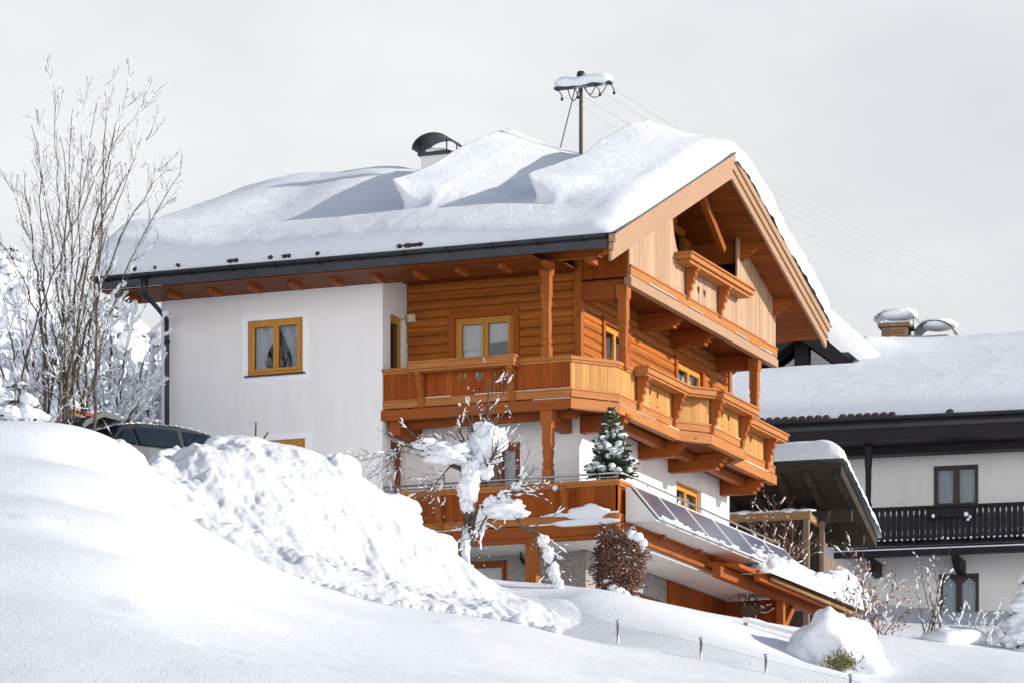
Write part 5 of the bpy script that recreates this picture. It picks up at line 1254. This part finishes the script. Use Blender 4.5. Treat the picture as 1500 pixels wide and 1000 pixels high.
# ------------------------------------------------------------------ car, stakes, feeder
def carbuild():
    """side profile loft: x forward, local metres, ground at z = 0"""
    o = thing('parked_car', 'dark grey hatchback with its tailgate open, half buried behind the snow bank', 'car', sgz2(at(256, 700, 81.5)), None, R(58))
    # body stations: x, half width, sill z, belt z, roof half width, roof z
    St = [(-2.02, .70, .42, .80, .70, .82), (-1.95, .80, .30, .92, .60, 1.00), (-1.62, .84, .22, .95, .58, 1.38), (-1.1, .86, .20, .94, .60, 1.46), (-.3, .87, .20, .92, .62, 1.48), (.35, .87, .20, .90, .60, 1.42), (.75, .87, .20, .90, .57, 1.22), (1.15, .86, .20, .89, .60, .96), (1.6, .84, .22, .82, .60, .86), (1.95, .76, .28, .70, .55, .74), (2.05, .62, .40, .60, .5, .62)]
    vs = []; fs = []
    for x, w_, zs, zb2, wr, zr in St: vs += [(x, -w_ * .9, zs), (x, -w_, (zs + zb2) / 2), (x, -w_ * .98, zb2), (x, -wr, zr - .04), (x, -wr * .8, zr), (x, wr * .8, zr), (x, wr, zr - .04), (x, w_ * .98, zb2), (x, w_, (zs + zb2) / 2), (x, w_ * .9, zs)]
    n = 10
    for i in range(len(St) - 1):
        for k in range(n): fs.append((i * n + k, i * n + (k + 1) % n, (i + 1) * n + (k + 1) % n, (i + 1) * n + k))
    fs += [tuple(range(n)), tuple((len(St) - 1) * n + k for k in range(n - 1, -1, -1))]
    build('body', MB().add(vs, fs, False), 'carpaint', o, .02, local=True)
    def side(s, pts, name):
        def P(x, q):
            return Vector((x, s * (.880 - .245 * q), .94 + .47 * q))
        vs = [P(*p) for p in pts]; vs += [p - Vector((0, s * .05, 0)) for p in vs]; k = len(pts)
        build(name, MB().add(vs, [tuple(range(k)), tuple(range(2 * k - 1, k - 1, -1))] + [(i, (i + 1) % k, (i + 1) % k + k, i + k) for i in range(k)]), 'carglass', o, local=True)
    for s in (-1, 1):
        side(s, [(-1.78, .12), (-1.38, .1), (-1.42, .6), (-1.5, .78), (-1.58, .66)], 'side_window')
        side(s, [(-1.3, .08), (-.36, .08), (-.36, .9), (-1.0, .9), (-1.34, .8)], 'side_window')
        side(s, [(-.24, .08), (.80, .06), (.46, .66), (.28, .86), (-.24, .9)], 'side_window')
    w0 = MB().add([(.42, -.54, 1.375), (.42, .54, 1.375), (1.08, .66, .985), (1.08, -.66, .985)], [(0, 1, 2, 3)]).add([(.42, -.54, 1.40), (.42, .54, 1.40), (1.08, .66, 1.01), (1.08, -.66, 1.01)], [(3, 2, 1, 0)])
    build('windscreen', w0, 'carglass', o, local=True)
    for x in (-1.25, 1.3):
        for s in (-1, 1):
            tm = MB(); rr_ = [(.20, -.09), (.29, -.1), (.315, -.06), (.315, .06), (.29, .1), (.20, .09)]; k = 20
            vs = [(x + q * math.cos(6.2832 * i / k), s * .80 + h, .31 + q * math.sin(6.2832 * i / k)) for q, h in rr_ for i in range(k)]
            tm.add(vs, [(j * k + i, j * k + (i + 1) % k, (j + 1) * k + (i + 1) % k, (j + 1) * k + i) for j in range(5) for i in range(k)], True)
            wh = build('wheel', tm, 'rubber', o, local=True)
            build('rim', MB().tube([(x, s * .80 - .07, .31), (x, s * .80 + .07, .31)], .205, 20), 'metal', wh, local=True)
    for s in (-1, 1): build('mirror', MB().blob((.72, s * .98, 1.0), (.08, .1, .07), 3, .05), 'carpaint', o, local=True)
    # raised tailgate
    tg = MB(); h0 = Vector((-1.5, 0, 1.44)); d = Vector((-.88, 0, .10)).normalized(); u = Vector((d.z, 0, -d.x)) * -1
    prf = [(0, 0), (.25, .05), (.55, .04), (.62, -.02), (.92, -.22), (1.0, -.34), (.95, -.38), (.84, -.28), (.58, -.1), (.5, -.05), (.2, -.04)]
    tg.prism([(-1.5 - a * .98, 1.45 + b + a * .16) for a, b in prf], (0, -.62, 0), (1, 0, 0), (0, 0, 1), (0, 1.24, 0))
    t_ = build('tailgate', tg, 'carpaint', o, local=True)
    build('rear_window', MB().prism([(-1.5 - a * .98, 1.456 + b + a * .16) for a, b in ((.06, .02), (.28, .065), (.54, .058), (.54, .07), (.28, .08), (.06, .035))], (0, -.5, 0), (1, 0, 0), (0, 0, 1), (0, 1.0, 0)), 'carglass', t_, local=True)
    for s in (-1, 1): build('tail_lamp', MB().box(-2.40, -2.20, s * .55 - .06, s * .55 + .06, 1.46, 1.52), 'redlamp', t_, local=True)
    for s in (-1, 1): build('gas_strut', MB().tube([(-1.75, s * .56, 1.1), (-1.98, s * .56, 1.44)], .012, 6), 'metal', t_, local=True)
    sn = MB(); r = random.Random(3)
    for k in range(260):
        x = r.uniform(-1.6, .5); y = r.uniform(-.6, .55); zr = np.interp(x, [t[0] for t in St], [t[5] for t in St])
        sn.blob((x, y, zr + .004), (r.uniform(.01, .06), r.uniform(.01, .05), r.uniform(.006, .018)), k, .5, 7, 4)
    for k in range(40):
        a = r.uniform(.05, .9); sn.blob((-1.5 - a * .98, r.uniform(-.6, .6), 1.49 + a * .16 + np.interp(a, [0, .25, .55, .95], [0, .05, .04, -.22])), (.06, .05, .02), k, .4, 7, 4)
    build('frost', sn, 'snow_tree', o, local=True)
def sgz2(p): p.z = at(0, 631, 81.5).z - 1.48; return p
carbuild()
for k, (x0, y0, x1, y1, c) in enumerate(((373, 655, 375, 617, 4), (386, 660, 393, 632, -5))):
    q = [at(x0, y0 + 8, 75), at(x0 + c * .4, (y0 + y1) / 2, 75), at(x1, y1, 75)]
    o = tag(build('marker_stick', MB().tube([q[0], q[0].lerp(q[1], .5), q[1], q[1].lerp(q[2], .5), q[2]], [.022, .02, .018, .018, .014], 7), 'twig'), ['taller dark stick poking out of the snow bank before the white wall', 'shorter leaning dark stick poking out of the snow bank'][k], 'stick', 'sticks in the snow bank')
f0 = at(108, 604, 81); bf = thing('bird_feeder', 'small orange wooden bird feeder house on a post under the bare tree', 'bird feeder', at(108, 700, 81))
build('post', MB().tube([f0 - Vector((0, 0, 1.6)), f0 - Vector((0, 0, .10))], .022, 7), 'bark', bf)
mb = MB().box(f0.x - .12, f0.x + .12, f0.y - .1, f0.y + .1, f0.z - .1, f0.z - .08)
for dx in (-.11, .09): mb.box(f0.x + dx, f0.x + dx + .02, f0.y - .09, f0.y + .09, f0.z - .078, f0.z + .02)
build('house', mb, 'rail', bf)
mb = MB().beam(f0 + Vector((-.16, 0, .0)), f0 + Vector((.01, 0, .09)), .24, .016, (0, 0, 1)).beam(f0 + Vector((.16, 0, .0)), f0 + Vector((-.01, 0, .09)), .24, .016, (0, 0, 1))
build('roof', mb, 'rail', bf); build('snow_cap', MB().blob(f0 + Vector((0, 0, .09)), (.15, .13, .05), 3, .2), 'snow_tree', bf)

# ------------------------------------------------------------------ fence, garden rail, hanging basket, cable
fe = thing('chain_link_fence', 'galvanised chain link fence half drowned in snow along the garden slope', 'fence', at(1027, 965, 67))
path = [(790, 872, 71.5), (905, 916, 69), (1027, 941, 67.5), (1122, 966, 66.5), (1246, 995, 65.5), (1360, 1026, 64.5)]
fpts = [at(*p) for p in path]
for k, p in enumerate(fpts):
    base = Vector((p.x, p.y, ground_at(p) - .4))
    if k >= 1: build('post', MB().tube([base, p + Vector((0, 0, .06))], .024, 8).blob(p + Vector((0, 0, .07)), (.045, .045, .03), k, .2, 8, 5), 'metal', fe)
wm = MB(); tw_ = MB()
for a, b in zip(fpts, fpts[1:]):
    L = (b - a).length; n = int(L / .085); Hh = 1.0
    for i in range(-12, n + 1):
        for s in (0, 1):
            t0_, t1_ = i * .085, i * .085 + Hh
            h0_, h1_ = (0, -Hh) if s == 0 else (-Hh, 0)
            if t0_ < 0: h0_ = h0_ + (h1_ - h0_) * (-t0_ / Hh); t0_ = 0
            if t1_ > L: h1_ = h0_ + (h1_ - h0_) * ((L - t0_) / (t1_ - t0_)); t1_ = L
            if t1_ - t0_ < .02: continue
            wm.tube([a.lerp(b, t0_ / L) + Vector((0, 0, h0_)), a.lerp(b, t1_ / L) + Vector((0, 0, h1_))], .0017, 3, False)
    wm.tube([a, b], .005, 4, False)
o = build('wire_mesh', wm, 'metal', fe, recalc=False)
g0, g1_ = at(1088, 907, 78), at(1190, 934, 78)
gr = thing('garden_rail', 'pale snow topped wooden rail above the garden slope beside the snow dome', 'rail', (g0 + g1_) / 2)
build('rail', MB().beam(g0, g1_, .07, .045), 'white_sheet', gr); build('snow_cap', MB().tube([g0.lerp(g1_, i / 9) + Vector((0, 0, .04)) for i in range(10)], [.02] + [.04 + .008 * math.sin(i * 2.3) for i in range(8)] + [.02], 7), 'snow_tree', gr)
build('leg', MB().beam(g0.lerp(g1_, .04) - Vector((0, 0, .04)), g0.lerp(g1_, .04) - Vector((0, 0, .9)), .06, .06, (0, 1, 0)), 'oldbeam', gr)
build('leg', MB().beam(g1_ - Vector((.03, 0, .04)), at(1200, 975, 78), .06, .05, (0, 1, 0)), 'metal_dark', gr)
hb0 = W0.X(1100, 866, 1.0); bc = W0.X(1098, 892, 1.0)
hb = thing('hanging_basket', 'dark hanging basket of branches on chains below the white terrace soffit', 'basket', hb0)
mb = MB()
for a in (0, 2.1, 4.2): mb.tube([hb0 + Vector((0, 0, .3)), hb0, bc + Vector((math.cos(a) * .25, math.sin(a) * .25, .05))], .012, 5)
build('chain', mb, 'rubber', hb)
build('bowl', MB().lathe(bc + Vector((0, 0, -.16)), [(.06, 0), (.2, .06), (.28, .16), (.30, .22), (.27, .22), (.2, .12), (.0, .06)], 14), 'twig', hb)
r = random.Random(5); tw = []
for k in range(14):
    q = [bc.copy()]; d = Vector((r.gauss(0, 1), r.gauss(0, 1), .5)).normalized()
    for i in range(6): d = (d + Vector((r.gauss(0, .25), r.gauss(0, .25), r.gauss(.02, .25)))).normalized(); q.append(q[-1] + d * .1)
    tw.append((q, rad(.02, .006, 7), 1))
build('branch', limb_mesh(tw), 'bark', hb, recalc=False); build('branch_snow', branch_snow(tw, r, lambda z: .3, .014), 'snow_tree', hb, recalc=False)
cc = W0.Y(762, 806, -.5); cl_ = thing('cable_coil', 'black cable coil hanging on the grey wall beside the timber post', 'cable', (cc.x, -.1, cc.z))
mb = MB()
for k in range(4): mb.tube([(cc.x + .13 * math.cos(t), -.12 - .02 * k, cc.z + (.15 + .01 * k) * math.sin(t) - .02 * k) for t in [i * 6.2832 / 18 for i in range(19)]], .012, 5, False)
mb.tube([(cc.x, -.1, cc.z + .1), (cc.x - .03, -.1, cc.z - .4), (cc.x - .05, -.1, cc.z - 1.4)], .012, 5)
mb.tube(sag((cc.x + .1, -.1, cc.z + .12), W0.Y(852, 795, -.1), .1), .009, 5)
build('loop', mb, 'rubber', cl_)

# ------------------------------------------------------------------ camera, sky, sun
cd = bpy.data.cameras.new('camera'); co = bpy.data.objects.new('camera', cd); C.objects.link(co)
co.location = CAM; co.rotation_euler = (R(90), 0, TH); cd.sensor_width = 36; cd.lens = 36 * F / 1500
cd.shift_y = (YH - 500) / 1500; cd.clip_start = 1; cd.clip_end = 3000
sc = bpy.context.scene; sc.camera = co
PHI, ELE = R(17), R(19.5)          # the sun stands low, beyond the gable's shaded-side corner
w = bpy.data.worlds.new('World'); sc.world = w; w.use_nodes = True; nt = w.node_tree; nt.nodes.clear()
wo = N(nt, 'ShaderNodeOutputWorld'); bg = N(nt, 'ShaderNodeBackground'); bg.inputs[1].default_value = .10
sk = N(nt, 'ShaderNodeTexSky', sky_type='NISHITA'); sk.sun_disc = False; sk.sun_elevation = ELE; sk.sun_rotation = R(90) - PHI
sk.altitude = 900; sk.air_density = 1.0; sk.dust_density = .6; sk.ozone_density = 3.0
tc = N(nt, 'ShaderNodeTexCoord'); sx = N(nt, 'ShaderNodeSeparateXYZ'); nt.links.new(tc.outputs['Generated'], sx.inputs[0])
mp = N(nt, 'ShaderNodeMapping'); mp.inputs['Scale'].default_value = (1, 1, 2.2); nt.links.new(tc.outputs['Generated'], mp.inputs[0])
nz = noise_n(nt, mp.outputs[0], 4.6, 5, .55)
veil = ramp(nt, nz, [(.35, (6.7, 6.85, 7.2)), (.5, (7.35, 7.43, 7.65)), (.66, (8.3, 8.32, 8.4))])
fac = ramp(nt, sx.outputs[2], [(.0, (.98, .98, .98)), (.27, (.96, .96, .96)), (.44, (.10, .10, .10)), (1, (.05, .05, .05))])
dp_ = N(nt, 'ShaderNodeVectorMath', operation='DOT_PRODUCT'); nt.links.new(tc.outputs['Generated'], dp_.inputs[0]); dp_.inputs[1].default_value = (.37, -.93, 0)
gl_ = ramp(nt, dp_.outputs['Value'], [(.1, (1, 1, 1)), (.9, (2.6, 2.54, 2.48))])   # sky brightened behind the viewer, added as fill for the shaded front walls
veil = mixc(nt, 1.0, veil, gl_, 'MULTIPLY')
cl = mixc(nt, fac, sk.outputs[0], veil)
nt.links.new(cl, bg.inputs[0]); nt.links.new(bg.outputs[0], wo.inputs[0])
sd = bpy.data.lights.new('sun', 'SUN'); so = bpy.data.objects.new('sun', sd); C.objects.link(so)
sd.energy = 4.9; sd.angle = R(.6); sd.color = (1.0, .95, .875)
sdir = Vector((math.cos(ELE) * math.cos(PHI), math.cos(ELE) * math.sin(PHI), math.sin(ELE)))
so.rotation_euler = (-sdir).to_track_quat('-Z', 'Y').to_euler(); so.location = (20, 10, 40)
sc.view_settings.view_transform = 'Standard'; sc.view_settings.look = 'None'; sc.view_settings.exposure = .15; sc.view_settings.gamma = 1
sc.view_settings.use_curve_mapping = False
sc.render.engine = 'CYCLES'; sc.cycles.max_bounces = 6; sc.cycles.transparent_max_bounces = 16; sc.cycles.use_denoising = True
